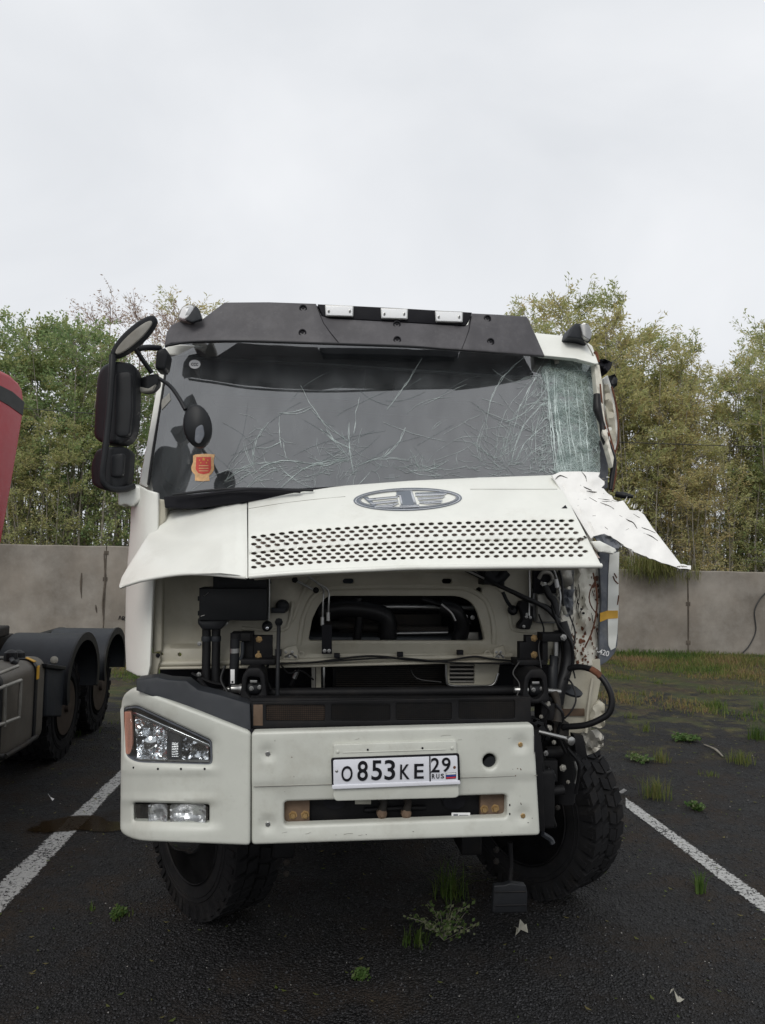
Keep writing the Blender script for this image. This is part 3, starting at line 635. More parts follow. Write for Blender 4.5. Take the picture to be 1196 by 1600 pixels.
# right equipment
box('dark_motor', 756, 884, 790, 914, .36, .47, 'black', K, 5); tube('motor_body', [(757, 896, .38), (775, 906, .38), (790, 892, .38)], .03, 'black', K)
tube('main_harness', [(716, 884, .40), (745, 898, .38), (780, 915, .36), (817, 932, .33), (850, 948, .32), (868, 965, .31), (880, 985, .31)], .011, 'hose', K)
tube('main_harness', [(735, 884, .42), (770, 906, .38), (820, 936, .35), (856, 948, .34), (874, 966, .33)], .008, 'hose', K)
tube('brake_pipe', [(721, 888, .38), (740, 896, .37), (757, 904, .36)], .005, 'steel', K)
tube('thick_hose', [(878, 972, .30), (886, 1000, .29), (888, 1025, .29), (884, 1050, .28), (876, 1075, .27), (872, 1100, .27)], .026, 'hose', K, 14)
tube('thick_hose', [(872, 985, .34), (876, 1015, .34), (872, 1050, .32), (865, 1090, .3)], .02, 'hose', K, 14)
tube('stay_rod', [(786, 925, .40), (793, 940, .40), (801, 951, .42)], .009, 'black', K); lathe('rubber_stop', T(800, 953, .45), (0, -1, 0), [(.022, 0), (.024, .02), (.012, .03), (0, .03)], 'black', K, 16)
tube('thin_rod', [(827, 884, .40), (828, 920, .40), (827, 962, .38)], .0055, 'steel', K); tube('thin_rod', [(832, 884, .42), (833, 905, .42), (832, 935, .42)], .004, 'grey_pl', K)
wb = poly('wiper_bracket', rnd_poly([(814, 940), (828, 937), (834, 948), (834, 968), (829, 984), (811, 983), (811, 976), (818, 968), (816, 956), (811, 948)], 3), .39, .05, 'blackm', K, 2)
for x, y in ((832, 945), (824, 960), (829, 965), (819, 979), (823, 964)): bolt(x, y, .388, .005, 'steel', wb)
# grey lamp back plate
lp = sheet('housing_plate', rnd_poly([(834, 884), (898, 884), (896, 974), (838, 974), (832, 960)], 5), lambda x, y: .42 + .03 * nz(x, y, 15, 4), 'decal', K, thick=.02, step=8, rim=1.5)
lp.data.materials[0] = mat('bare_grey_housing', (.22, .225, .23), .4, metal=.3, var=.25, dirt=.3)
box('housing_cavity', 834, 884, 870, 927, .40, .42, 'ink', lp, 2)
sheet('housing_lump', rnd_poly([(873, 886), (893, 886), (897, 912), (884, 921), (873, 912)], 5), lambda x, y: .36 + .0002 * ((x - 883) ** 2 + (y - 902) ** 2), 'alu', lp, thick=.05, step=5, rim=2)
sheet('torn_bracket', [(876, 921), (899, 921), (893, 936), (897, 943), (889, 957), (879, 944)], lambda x, y: .37 + .03 * nz(x, y, 7, 3), 'decal', K, thick=.01, step=5)
tube('cavity_ring', [(842, 904, .38), (848, 895, .37), (860, 896, .37), (864, 906, .37), (855, 914, .37), (845, 911, .38)], .009, 'alu', lp)
bolt(852, 915, .37, .011, 'steel', lp); tube('lamp_cable', [(852, 915, .36), (858, 930, .35), (866, 940, .34), (870, 962, .33)], .016, 'hose', K); 
tube('lamp_cable', [(862, 884, .38), (869, 900, .36), (876, 930, .34), (874, 955, .34)], .005, 'steel', K); tube('lamp_cable', [(872, 884, .38), (878, 905, .35), (880, 940, .34), (884, 960, .34)], .0055, 'hose', K)
tube('broken_connector', [(869, 905, .35), (871, 918, .35)], .01, 'whitep', K, 8, seg=1); tube('broken_connector', [(880, 947, .34), (884, 960, .34)], .01, 'litter', K, 8, seg=1)
box('grey_cover', 840, 928, 868, 972, .385, .41, 'alu', lp, 4)
# bracket + arm + shock on the right
bp = poly('bracket_plate', [(822, 993), (851, 993), (851, 1034), (812, 1034), (812, 1003), (822, 1003)], .30, .04, 'blackm', K, 2)
for x, y in ((835, 997), (835, 1023)): bolt(x, y, .30, .011, 'brass', bp)
box('bracket_flange', 808, 1031, 856, 1040, .26, .36, 'blackm', K, 2)
box('upper_arm', 848, 990, 884, 1003, .24, .32, 'blackm', K, 2); box('upper_arm', 848, 990, 857, 1036, .26, .34, 'blackm', K, 2); bolt(881, 996, .23, .01, 'steel', K)
tube('absorber_shaft', [(869, 1003, .27), (869, 1027, .27)], .011, 'steel', K, 12, seg=1)
s = tube('shock_absorber', [(866, 1024, .27), (865, 1040, .27), (864, 1042, .27), (863, 1078, .27)], [.018, .018, .023, .023], 'black', K, 16, seg=1)
tube('absorber_bush', [(856, 1079, .25), (876, 1081, .25)], .012, 'steel', K, 10, seg=1); tube('drop_link', [(866, 1083, .25), (872, 1100, .22), (871, 1128, .2)], [.02, .014, .02], 'darkm', K)
box('frame_bracket', 826, 1040, 850, 1060, .3, .36, 'blackm', K, 2)
# lower right
tube('big_hose_loop', [(884, 1046, .28), (905, 1042, .22), (928, 1048, .16), (946, 1066, .12), (956, 1090, .1), (953, 1112, .1), (938, 1124, .12), (914, 1133, .16), (880, 1136, .24)], .0135, 'hose', K, 12)
tube('red_tape', [(924, 1045.5, .165), (934, 1052, .145), (939, 1058, .135)], .0145, 'rust', K, 12, seg=2)
tube('thin_cable', [(886, 1058, .26), (896, 1072, .22), (900, 1095, .2), (890, 1115, .2), (876, 1127, .22)], .004, 'hose', K)
tube('thin_cable', [(927, 895, .30), (932, 920, .29), (933, 950, .28), (926, 985, .28), (914, 1012, .3)], .0035, 'rust', K)
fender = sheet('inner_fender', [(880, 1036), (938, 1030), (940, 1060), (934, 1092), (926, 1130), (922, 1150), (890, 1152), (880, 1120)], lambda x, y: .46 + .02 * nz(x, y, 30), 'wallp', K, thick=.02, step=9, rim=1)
box('fender_slot', 878, 1108, 914, 1119, .445, .46, 'brown', fender, 1)
tube('fender_edge', [(926, 1060, .43), (920, 1100, .42), (916, 1145, .42)], .008, 'wallp', fender, 6)
sheet('torn_flange', [(922, 1118), (928, 1102), (936, 1093), (945, 1100), (946, 1134), (938, 1138), (920, 1134)], lambda x, y: .40 + .03 * nz(x, y, 9, 5), 'wallp', K, thick=.008, step=5)
sheet('torn_flange', [(905, 1146), (918, 1142), (934, 1140), (944, 1150), (943, 1166), (930, 1176), (918, 1180), (908, 1162)], lambda x, y: .42 + .04 * nz(x, y, 8, 6), 'alu', K, thick=.008, step=5)
poly('dark_bracket', [(897, 1148), (912, 1150), (918, 1180), (916, 1188), (900, 1176)], .36, .05, 'blackm', K, 1)
box('round_cap_arm', 876, 1072, 892, 1082, .33, .4, 'black', K); lathe('round_cap', T(893, 1078, .36), (.2, -.3, 1), [(.05, -.012), (.054, 0), (.03, .014), (0, .016)], 'grey_pl', K, 16)
tube('linkage_rod', [(842, 1143, .16), (866, 1149, .15), (886, 1154, .15)], .0085, 'steel', K, 10, seg=2); lathe('linkage_end', T(891, 1157, .14), (.2, -1, 0), [(.018, -.01), (.018, .012), (.008, .016), (0, .016)], 'steel', K, 14)
for x, y, rx, r in ((866, 1175, 12, .025), (872, 1235, 9, .022)):
    tube('damper_stub', [(x - rx, y + 1, .35), (x + rx, y - 1, .35)], r, 'blackm', K, 14, seg=1)
for x, y, m in ((854, 1177, 'steel'), (860, 1241, 'brass')): bolt(x, y, .33, .009, m, K)
tube('steering_damper', [(880, 1150, .5), (884, 1200, .5), (880, 1250, .52)], .055, 'blackm', K, 16)
tube('chain', [(898, 1190, .42), (902, 1208, .42), (899, 1224, .42)], .006, 'steel', K, 6)
tube('air_line', [(842, 1160, .3), (848, 1210, .3), (858, 1260, .4), (866, 1290, .5)], .014, 'hose', K)
tube('torn_strap', [(848, 1303, .2), (860, 1311, .22), (864, 1318, .22)], .012, 'grey_pl', K, 6)
poly('frame_horn', [(830, 1140), (846, 1140), (852, 1300), (838, 1300)], .16, .5, 'blackm', K, 2)
# loose wiring in the open bay
for pts, r in (([(842, 960, .36), (850, 985, .30), (842, 1010, .27), (846, 1044, .24)], .004), ([(862, 946, .33), (872, 975, .26), (893, 1005, .26), (896, 1040, .26), (882, 1062, .25)], .005), ([(890, 960, .33), (899, 990, .30), (894, 1030, .28), (899, 1060, .27)], .0035),
               ([(812, 1034, .26), (802, 1052, .25), (812, 1070, .22), (806, 1094, .2)], .0045), ([(845, 1096, .15), (858, 1110, .16), (852, 1130, .18), (862, 1150, .2)], .006), ([(868, 1100, .2), (880, 1118, .2), (872, 1146, .24), (884, 1176, .3)], .007),
               ([(352, 1040, .30), (346, 1062, .28), (356, 1082, .25)], .006), ([(420, 1038, .36), (414, 1054, .3), (424, 1078, .24)], .005), ([(300, 1052, .36), (330, 1066, .32), (352, 1070, .3)], .006), ([(310, 1060, .3), (330, 1078, .28), (380, 1084, .24)], .009),
               ([(440, 1040, .4), (452, 1052, .38), (470, 1048, .4), (490, 1062, .45)], .004), ([(640, 1040, .5), (652, 1060, .46), (690, 1066, .44)], .004), ([(856, 1200, .3), (868, 1215, .3), (858, 1232, .3)], .006), ([(886, 1168, .36), (905, 1196, .38), (900, 1240, .42)], .008)):
    tube('loose_cable', pts, r, rnd.choice(('hose', 'hose', 'blackm')), K, 7)
for x, y, v in ((846, 1120, .2), (858, 1138, .2), (866, 1160, .25), (880, 1200, .35), (850, 1215, .3), (872, 1262, .4), (888, 1222, .4), (856, 1100, .18), (412, 1086, .2), (380, 1088, .2)): bolt(x, y, v, rnd.uniform(.006, .011), rnd.choice(('darkm', 'steel', 'alu')), K)
box('valve_block', 846, 1100, 868, 1126, .2, .3, 'blackm', K, 2); box('valve_block', 850, 1188, 872, 1222, .34, .42, 'blackm', K, 2); box('hinge_block', 866, 1130, 890, 1150, .24, .34, 'darkm', K, 2)
# step plate hanging low
tube('step_stay', [(797, 1316, .3), (799, 1350, .3), (797, 1378, .3), (798, 1392, .3)], [.012, .009, .01, .02], 'blackm', K, 8)
stp = sheet('step_plate', rnd_poly([(772, 1384), (790, 1383), (797, 1380), (822, 1383), (825, 1396), (824, 1426), (770, 1427)], 3), .26, 'black', K, thick=.03, step=999, rim=2)
for y in (1394, 1415): tube('step_rib', [(773, y, .257), (822, y - 1, .257)], .003, 'blackm', stp, 6, seg=1)
for x, y in ((448, 1348), (448, 1365), (776, 1328), (776, 1346)): bolt(x, y, .5, .010, 'darkm', K)

# ---- lifted front panel
TOPT = [(388, 779), (450, 768), (520, 760), (560, 757), (640, 751), (750, 746), (868, 742)]
BOTT = [(388, 903), (420, 900), (500, 895), (640, 889), (800, 887), (942, 886)]
def tt(px, py): a = interp(px, TOPT); b = interp(px, BOTT); return (py - a) / (b - a)
def hv0(t): return .33 - .52 * t - .07 * math.sin(math.pi * min(1, max(0, t)))
def vhood(px, py):
    t = tt(px, py); v = hv0(t) + .05 * ((px - 640) / 260) ** 2
    for a, b in ((.475, .665), (.685, .885)):
        if a < t < b: v += .008 * min(1, min(t - a, b - t) * 40)
    if abs(t - .674) < .009: v -= .004
    return v
holes = []
for ta, rows in ((.497, 4), (.700, 5)):
    for r in range(rows):
        t = ta + .0435 * r
        for k in range(40):
            s = (k + .5 * (r % 2)) * 14.6 + 397
            xr = 866 + 75 * t - 9
            if s > xr: continue
            y = interp(s, TOPT) + t * (interp(s, BOTT) - interp(s, TOPT)); holes.append(ell(s, y, 4.6, 2.15, 9))
edge_top = [(x, interp(x, TOPT)) for x in range(388, 869, 12)]
edge_bot = [(x, interp(x, BOTT)) for x in range(942, 388, -12)]
hood = sheet('front_panel', edge_top + [(868, 742)] + edge_bot + [(388, 903)], vhood, 'paint', K, holes=holes, thick=.016, step=9, rim=1.6, rimn=2, hstep=99)
M['gback'] = mat('brownish_grille_backing', (.38, .31, .28), .8, var=.4, vscale=12)
sheet('grille_backing', [(393, 835), (620, 815), (895, 815), (938, 872), (620, 872), (393, 890)], lambda x, y: vhood(x, y) + .05, 'gback', hood, thick=.004, step=30)
tube('panel_crease', [(x, interp(x, TOPT) + .13 * (interp(x, BOTT) - interp(x, TOPT)), vhood(x, interp(x, TOPT) + .13 * (interp(x, BOTT) - interp(x, TOPT))) - .0003) for x in (389, 430, 480, 540)], .0016, 'alu', hood, 6)
tube('panel_crease', [(x, 764.5, vhood(x, 764.5) - .0003) for x in (735, 780, 830, 871)], .0016, 'alu', hood, 6)
tube('lower_lip', [(x, interp(x, BOTT) - 2, vhood(x, interp(x, BOTT)) + .004) for x in range(390, 941, 50)], .010, 'paint', hood, 8)
tube('lower_return', [(x, interp(x, BOTT) + 1, vhood(x, interp(x, BOTT)) + .05) for x in range(398, 935, 50)], .009, 'wallp', hood, 8)
sheet('panel_chip', [(878, 794), (884, 789), (887, 794)], lambda x, y: vhood(x, y) - .003, 'ink', hood, thick=.002, step=9)
sheet('panel_chip', [(902, 842), (914, 837), (918, 840), (908, 842), (905, 848)], lambda x, y: vhood(x, y) - .004, 'darkm', hood, thick=.002, step=9)
# emblem
def em(name, pts, m, lift, th=.012, rim=1, **k): return sheet(name, pts, lambda x, y: vhood(x, y) - lift, m, emb, thick=th, step=6, rim=rim, **k)
emb = empty('oval_emblem', (0, 0, 0), 0, K)
ec = (637.5, 780)
em('emblem_ring', ell(*ec, 85, 18, 48, -1.5), 'emblemd', .006, rim=1.2, holes=(ell(ec[0] + 1, ec[1] - 1, 75, 13, 40, -1.5),))
em('emblem_ring', ell(ec[0], ec[1], 83, 16.6, 48, -1.5), 'chrome', .0115, .006, rim=.8, holes=(ell(ec[0], ec[1], 80, 15, 48, -1.5),))
em('emblem_ring', ell(ec[0] + 1, ec[1] - .5, 77.5, 14.4, 48, -1.5), 'emblem', .011, .006, rim=.6, holes=(ell(ec[0] + 1, ec[1] - 1, 74.5, 12.6, 48, -1.5),))
em('emblem_numeral', [(620, 768), (641, 766), (648, 789), (630, 790), (627, 773), (621, 773)], 'emblemd', .018, .016, rim=1)
em('emblem_foot', [(625, 789.5), (656, 788), (655, 792), (625, 793)], 'chrome', .020, .014, rim=1)
em('emblem_edge', [(620, 769), (626, 769), (631, 790), (627, 790), (624, 775), (619, 774)], 'chrome', .014, .012, rim=.6)
em('emblem_edge', [(641, 766), (644, 766), (652, 788), (647, 789)], 'chrome', .014, .012, rim=.6)
for pts in ([(571, 779), (622, 774.5), (622, 777.5), (577, 782)], [(577, 785), (622, 780), (623, 783.5), (583, 788)], [(585, 790), (600, 788.5), (618, 785.5), (624, 786), (612, 792), (586, 793)],
            [(649, 770.5), (700, 770), (694, 773.5), (650, 775)], [(652, 777), (696, 775), (691, 778.5), (654, 781)], [(655, 783), (668, 782), (692, 781), (690, 785.5), (668, 787), (656, 786)]):
    em('emblem_feather', pts, 'chrome', .014, .012, rim=1.1)
em('emblem_quill', [(568, 777), (575, 776), (590, 791), (586, 793)], 'emblemd', .012, .010, rim=.4); em('emblem_quill', [(700, 770), (694, 768.5), (650, 769.5), (649, 771)], 'emblemd', .012, .010, rim=.4)

# left wing of the lifted panel
def vlw(px, py):
    s = (388 - px) / 200; t = (py - (779 + 18 * s)) / (124 - 6 * s)
    v = hv0(t) + .05 * (252 / 260) ** 2 + .10 * s + .22 * s * s
    d = (py - (823 - (px - 245) * .33)); 
    if px < 352: v += .032 * (1 / (1 + math.exp(-d / 3.0))) * min(1, (352 - px) / 60) - .006
    v += .014 * math.exp(-((px - 318) / 22) ** 2 - ((py - 866) / 16) ** 2) + .006 * nz(px, py, 60, 8)
    if px > 374: v += .012 * math.sin(math.pi * (px - 374) / 14)
    return v
lw = sheet('side_wing', [(386, 779), (378, 777.5), (350, 780), (320, 785), (290, 791), (262, 800), (246, 812), (238, 822), (232, 835), (222, 850), (208, 872), (198, 888), (190, 902), (186, 915), (188, 919), (203, 912), (230, 906), (262, 900), (300, 897), (345, 896), (372, 899), (387, 904)],
           vlw, 'paint', K, thick=.012, step=6, rim=1.8)
tube('wing_lip', [(189, 917, vlw(189, 915) + .005), (230, 905, vlw(230, 904) + .005), (300, 896, vlw(300, 895) + .005), (385, 902, vlw(385, 900) + .005)], .008, 'paint', lw, 8)
sheet('chipped_tip', [(186, 912), (193, 910), (195, 916), (188, 920)], lambda x, y: vlw(x, y) + .02, 'alu', lw, thick=.01, step=9)
tube('wing_rib', [(262, 803, vlw(262, 800) + .04), (275, 797, vlw(275, 795) + .05), (300, 790, .36)], .012, 'wallp', lw, 8)

# broken right wing
def vrw(px, py):
    t = (py - 738) / 145; s = max(0, (px - 865 - 60 * t) / 150)
    v = .33 - .42 * t + .12 * s * s + .022 * nz(px, py, 30, 11) + .009 * nz(px, py, 9, 12)
    if py < 775 and px > 905: v += .03 * nz(px, py, 14, 13)
    d = abs(px - (868 + (py - 742) * .66)); v += .012 * max(0, 1 - d / 5)
    return v
def jag(pts, a, seed):
    o = []; q = random.Random(seed)
    for (x0, y0), (x1, y1) in zip(pts, pts[1:]):
        k = max(1, int(math.hypot(x1 - x0, y1 - y0) / 5))
        for j in range(k): t = j / k; o.append((x0 + (x1 - x0) * t + q.uniform(-a, a), y0 + (y1 - y0) * t + q.uniform(-a, a)))
    o.append(pts[-1]); return o
rw = sheet('broken_wing', [(863, 743), (876, 737), (905, 736.5), (938, 738)] + jag([(938, 740), (935, 745), (945, 752), (946, 758), (940, 762), (952, 771), (960, 780), (966, 784), (975, 782), (985, 797), (998, 798), (1007, 804)], .9, 1)
           + [(1020, 824), (1040, 850), (1064, 881)] + jag([(1064, 881), (1080, 884), (1080, 890), (1062, 888), (1040, 881), (1015, 872), (992, 862), (975, 853)], .8, 2)
           + jag([(975, 853), (966, 846), (955, 838), (940, 835), (930, 838), (924, 842)], .5, 3), vrw, 'scraped', K, thick=.016, step=5, rim=.8)
for ex, ey, sx_, sy_ in [(rnd.uniform(938, 950), rnd.uniform(740, 765), 6, 1) for _ in range(6)] + [(975 + q * 32 + rnd.uniform(-3, 3), 783 + q * 20 + rnd.uniform(-2, 2), 3, -5) for q in [rnd.random() for _ in range(16)]] + [(930 + q * 60, 837 + 26 * q * q + rnd.uniform(-1, 1), 2, 5) for q in [rnd.random() for _ in range(14)]] + [(995 + q * 80, 864 + 22 * q, 1, 6) for q in [rnd.random() for _ in range(16)]]:
    tube('torn_fibre', [(ex, ey, vrw(ex, ey) + .004), (ex + sx_ * rnd.uniform(.2, .8), ey + sy_ * rnd.uniform(.2, .8), vrw(ex, ey) + .006), (ex + sx_ * rnd.uniform(.5, 1.5), ey + sy_ * rnd.uniform(.5, 1.6), vrw(ex, ey) + .012)], [.003, .0018, .0006], 'alu' if rnd.random() < .5 else 'scraped', rw, 4, seg=2)
for k in range(12):
    x = 1066 + k * 1.3 - 8; y = 884 + abs(k - 4) * .2
    tube('torn_fibre', [(x, y, vrw(x, y)), (x + rnd.uniform(-1, 4), y + rnd.uniform(3, 8), vrw(x, y)), (x + rnd.uniform(-2, 4), y + rnd.uniform(8, 20), vrw(x, y) + .01)], [.004, .002, .0008], 'alu', rw, 5)
sc_ = []
def scratch(pts, r=.0022): tube('scratch_mark', [(x, y, vrw(x, y) - .0005) for x, y in pts], [r * .3, r, r * .4], 'darkm', rw, 5, seg=3)
for pts in ([(909, 737), (915, 744), (917, 752)], [(868, 749), (875, 743), (887, 747)], [(907, 758), (917, 763), (925, 766)], [(917, 767), (930, 769), (944, 771)], [(921, 777), (933, 784)], [(903, 780), (917, 780)],
            [(935, 779), (950, 781), (966, 784)], [(938, 785), (951, 790), (960, 795)], [(946, 790), (960, 796)], [(941, 783), (956, 784)], [(926, 806), (931, 806)], [(968, 805), (980, 812), (990, 817), (996, 826)],
            [(1003, 824), (1013, 828), (1025, 833)], [(1006, 833), (1018, 838), (1028, 845)], [(990, 803), (1000, 809)], [(945, 823), (950, 827)], [(903, 790), (907, 787)], [(960, 842), (975, 852)], [(977, 829), (983, 826)]):
    scratch(pts, rnd.uniform(.0018, .0032))
sheet('torn_flap', [(925, 846), (938, 845), (962, 857), (964, 861), (958, 866), (945, 863), (936, 862), (932, 858)], lambda x, y: -.05 + .008 * nz(x, y, 8, 3), 'paint', K, thick=.02, step=5, rim=1.5)
sheet('torn_underside', [(928, 838), (945, 834), (960, 842), (970, 852), (965, 862), (950, 853), (936, 848)], lambda x, y: .0 + .02 * nz(x, y, 7, 5), 'decal', K, thick=.01, step=5)

# ---- windscreen
WB, WT = .36, .72
def vws(px, py): return WB + (760 - py) / 215 * (WT - WB) + .12 * (abs(px - 600) / 345) ** 3
wso = [(236, 745), (246, 680), (254, 620), (262, 560), (266, 532), (300, 524), (420, 525), (640, 535), (846, 548), (862, 552), (930, 566), (936, 600), (938, 660), (938, 745), (930, 775), (880, 790), (600, 795), (420, 795), (268, 796), (250, 790), (240, 770)]
glass = sheet('windscreen', wso, vws, 'glass', K, thick=.006, step=24, rim=0)
M['frit'] = mat('black_glass_border', (.018, .02, .023), .5, var=.1)
innerw = rnd_poly([(250, 742, 30), (262, 640), (276, 553, 10), (640, 560), (846, 572), (920, 584, 10), (922, 740), (905, 762, 20), (420, 768), (276, 766, 30)], 8)
sheet('glass_border', wso, lambda x, y: vws(x, y) + .011, 'frit', glass, holes=(innerw,), thick=.004, step=24)
M['shade'] = mat('dark_sun_strip', (.008, .009, .011), .8, var=.1)
sheet('sun_strip', [(268, 535), (420, 528), (640, 538), (852, 552), (862, 590), (520, 568), (300, 557), (272, 557)], lambda x, y: vws(x, y) + .014, 'shade', glass, thick=.004, step=30)
# crazed laminate
def vcr(x, y): return vws(x, y) - .005 + .010 * nz(x, y, 14, 21) + .004 * nz(x, y, 5, 22)
craz = sheet('shattered_glass', jag([(862, 560), (900, 560), (930, 569), (935, 600), (937, 660), (938, 741), (868, 741), (873, 700), (866, 650), (852, 600), (846, 575), (862, 560)], 1.6, 9)[:-1], vcr, 'crazed', glass, thick=.003, step=6)
CV = []; CF = []; DV = []; DF = []
def crack(pts, wd=.9, dark=False, vf=None, fade=True):
    V, Fs = (DV, DF) if dark else (CV, CF); vf = vf or (lambda x, y: vws(x, y) - .0025); b = len(V); n = len(pts)
    for i, (x, y) in enumerate(pts):
        a = pts[max(0, i - 1)]; c = pts[min(n - 1, i + 1)]; dx, dy = c[0] - a[0], c[1] - a[1]; l_ = math.hypot(dx, dy) or 1
        q = wd * .36 * (rnd.uniform(.5, 1.25)) * (math.sin(math.pi * (i + .4) / (n - .2)) ** .4 if fade else 1)
        for s in (-1, 1): V.append(tuple(T(x - dy / l_ * q * s, y + dx / l_ * q * s, vf(x, y))))
        V.append(tuple(T(x, y, vf(x, y) - .0015)))
    for i in range(n - 1):
        k = b + 3 * i; Fs.append((k, k + 2, k + 5, k + 3)); Fs.append((k + 2, k + 1, k + 4, k + 5))
def wander(x0, y0, x1, y1, j=.12, bow=0, step=6):
    d = math.hypot(x1 - x0, y1 - y0); n = max(2, int(d / step)); o = []; a = 0
    for i in range(n + 1):
        t = i / n; a = a * .7 + rnd.uniform(-1, 1) * j * step; bb = bow * d * math.sin(math.pi * t)
        nx, ny = -(y1 - y0) / d, (x1 - x0) / d; e = math.sin(math.pi * t); o.append((x0 + (x1 - x0) * t + nx * (bb + a * e * 2), y0 + (y1 - y0) * t + ny * (bb + a * e * 2)))
    return o
# long cracks read off the photograph
for a in ((852, 560, 815, 650, .05), (850, 575, 800, 690, .08), (846, 600, 786, 700, .1), (835, 590, 775, 715, .12), (822, 556, 760, 660, .12), (760, 660, 752, 720, .1), (858, 600, 790, 660, -.1), (860, 620, 800, 720, .1),
          (868, 600, 875, 735, .03), (872, 600, 882, 735, .03), (864, 640, 810, 640, .2), (862, 660, 806, 720, .1), (865, 690, 815, 722, .1), (845, 640, 838, 735, .05), (852, 655, 830, 700, .1),
          (470, 602, 512, 670, .02), (512, 670, 545, 715, .03), (545, 660, 552, 738, .04), (500, 670, 548, 700, .05), (487, 640, 545, 690, .03), (562, 620, 553, 680, .02), (435, 645, 490, 632, .1), (420, 660, 395, 725, .1),
          (443, 690, 450, 720, .05), (437, 650, 440, 700, .05), (400, 700, 440, 690, .1), (380, 690, 402, 740, .05), (300, 765, 400, 730, -.1), (350, 752, 440, 722, -.12), (395, 742, 470, 722, -.15), (470, 722, 545, 715, .1),
          (385, 765, 450, 730, -.1), (430, 760, 500, 725, -.1), (440, 762, 548, 720, -.12), (600, 715, 625, 690, .05), (676, 672, 690, 660, 0), (625, 690, 634, 668, 0), (600, 712, 610, 700, 0), (640, 735, 700, 718, .1),
          (632, 728, 690, 742, .1), (655, 725, 730, 728, .1), (605, 640, 660, 560, .02), (430, 720, 500, 765, .1), (555, 730, 640, 720, -.1), (540, 770, 580, 735, .1), (700, 740, 790, 735, .1)):
    for k in range(2 if rnd.random() < .6 else 1):
        d = rnd.uniform(-3, 3) * k; crack(wander(a[0] + d, a[1], a[2] + d, a[3] + d, .10, a[4] if len(a) > 4 else 0), rnd.uniform(.7, 1.3))
def burst(cx0, cy0, n, r0, r1, a0, a1, wd=.6, dark=False):
    for k in range(int(n * .6)):
        cx = cx0 + rnd.gauss(0, 9); cy = cy0 + rnd.gauss(0, 7)
        a = R(rnd.uniform(a0, a1)); r = rnd.uniform(r0, r1); s = rnd.uniform(0, r * .5)
        x0, y0 = cx + math.cos(a) * s, cy - math.sin(a) * s
        x1, y1 = x0 + math.cos(a) * r, y0 - math.sin(a) * r
        if y1 > 768 or y1 < 560 or x1 < 262 or x1 > 930: continue
        crack(wander(x0, y0, x1, y1, .16, rnd.uniform(-.15, .15), 5), wd * rnd.uniform(.6, 1.3), dark)
for cx_ in range(390, 860, 24): burst(cx_, 742 - (cx_ - 390) * .02, 9, 8, 26, -10, 190, .5)
burst(340, 760, 16, 20, 70, 10, 60, .6); burst(395, 735, 26, 8, 30, 0, 360, .6); burst(480, 745, 34, 8, 36, 150, 390, .6); burst(548, 725, 26, 10, 40, 60, 260, .6)
burst(500, 722, 20, 10, 40, 0, 360, .5); burst(660, 735, 40, 8, 34, -20, 200, .5); burst(770, 715, 40, 10, 60, 20, 160, .6); burst(800, 730, 50, 8, 44, 0, 180, .6)
burst(420, 680, 18, 10, 50, 0, 360, .5); burst(545, 700, 22, 8, 36, 0, 360, .5); burst(815, 690, 34, 8, 44, 0, 360, .6); burst(845, 640, 40, 8, 36, 0, 360, .6); burst(850, 590, 40, 6, 34, 180, 330, .6); burst(838, 720, 36, 6, 40, 0, 180, .6)
for k in range(46): # thin dark scratch-like cracks across the pane
    x = rnd.uniform(280, 820); y = rnd.uniform(575, 735); a = R(rnd.choice((20, 25, 30, -25, -40, 70, 12)) + rnd.uniform(-8, 8)); l_ = rnd.uniform(25, 110)
    x1, y1 = x + math.cos(a) * l_, y - math.sin(a) * l_
    if 262 < x1 < 850 and 570 < y1 < 760: crack(wander(x, y, x1, y1, .05, rnd.uniform(-.12, .12), 9), .7, k % 3 > 0)
for k in range(1900): # dense web at the right
    x = rnd.gauss(898, 30); y = rnd.uniform(562, 738)
    if not 838 < x < 934: continue
    if y < 572 + max(0, x - 900) * .2: continue
    a = rnd.uniform(0, math.pi); l_ = rnd.uniform(5, 20); x1 = min(935, x + math.cos(a) * l_); y1 = min(739, y + math.sin(a) * l_)
    crack(wander(x, y, x1, y1, .3, rnd.uniform(-.25, .25), 4), rnd.uniform(.45, .8), vf=lambda p, q: vcr(p, q) - .002)
for x in (868, 871, 874, 877, 880, 884, 889, 893, 905, 912, 921): crack(wander(x - 16 + rnd.uniform(-4, 4), 566 + rnd.uniform(0, 25), x, 738, .10, rnd.uniform(-.03, .05), 6), rnd.uniform(1.2, 2.6), vf=lambda p, q: vcr(p, q) - .002)
tag(mk('cracks', CV, CF, 'crack', glass, 0, recalc=False), kind='stuff'); tag(mk('faint_cracks', DV, DF, 'crackd', glass, 0, recalc=False), kind='stuff')
# stickers
sheet('round_sticker', ell(304.5, 569, 9, 7, 18), lambda x, y: vws(x, y) - .002, 'whitep', glass, thick=.0012, step=99)
def glyph(s, px, py, hpx, wpx, m, v, par, name='sticker_letter', rx=62):
    c = T(px, py, v); o = text(name, s, c, hpx / 1155 * 3.6 / .72, m, par, th=.0005, rx=rx)
    xs = [q.co.x for q in o.data.vertices]; k = (wpx / 1155 * 3.6) / (max(xs) - min(xs)); cx = (min(xs) + max(xs)) / 2
    for q in o.data.vertices: q.co.x = c.x + (q.co.x - cx) * k
    return o
glyph('CCC', 304.5, 569.5, 6, 11, 'ink', vws(304, 569) - .008, glass)
st = sheet('gold_sticker', [(302, 712), (306, 710), (322, 709), (336, 710), (334, 720), (335, 733), (331, 740), (327, 743), (328, 751), (316, 752), (305, 751), (305, 742), (300, 736), (299, 730), (302, 722)], lambda x, y: vws(x, y) - .002, 'gold', glass, thick=.0012, step=8)
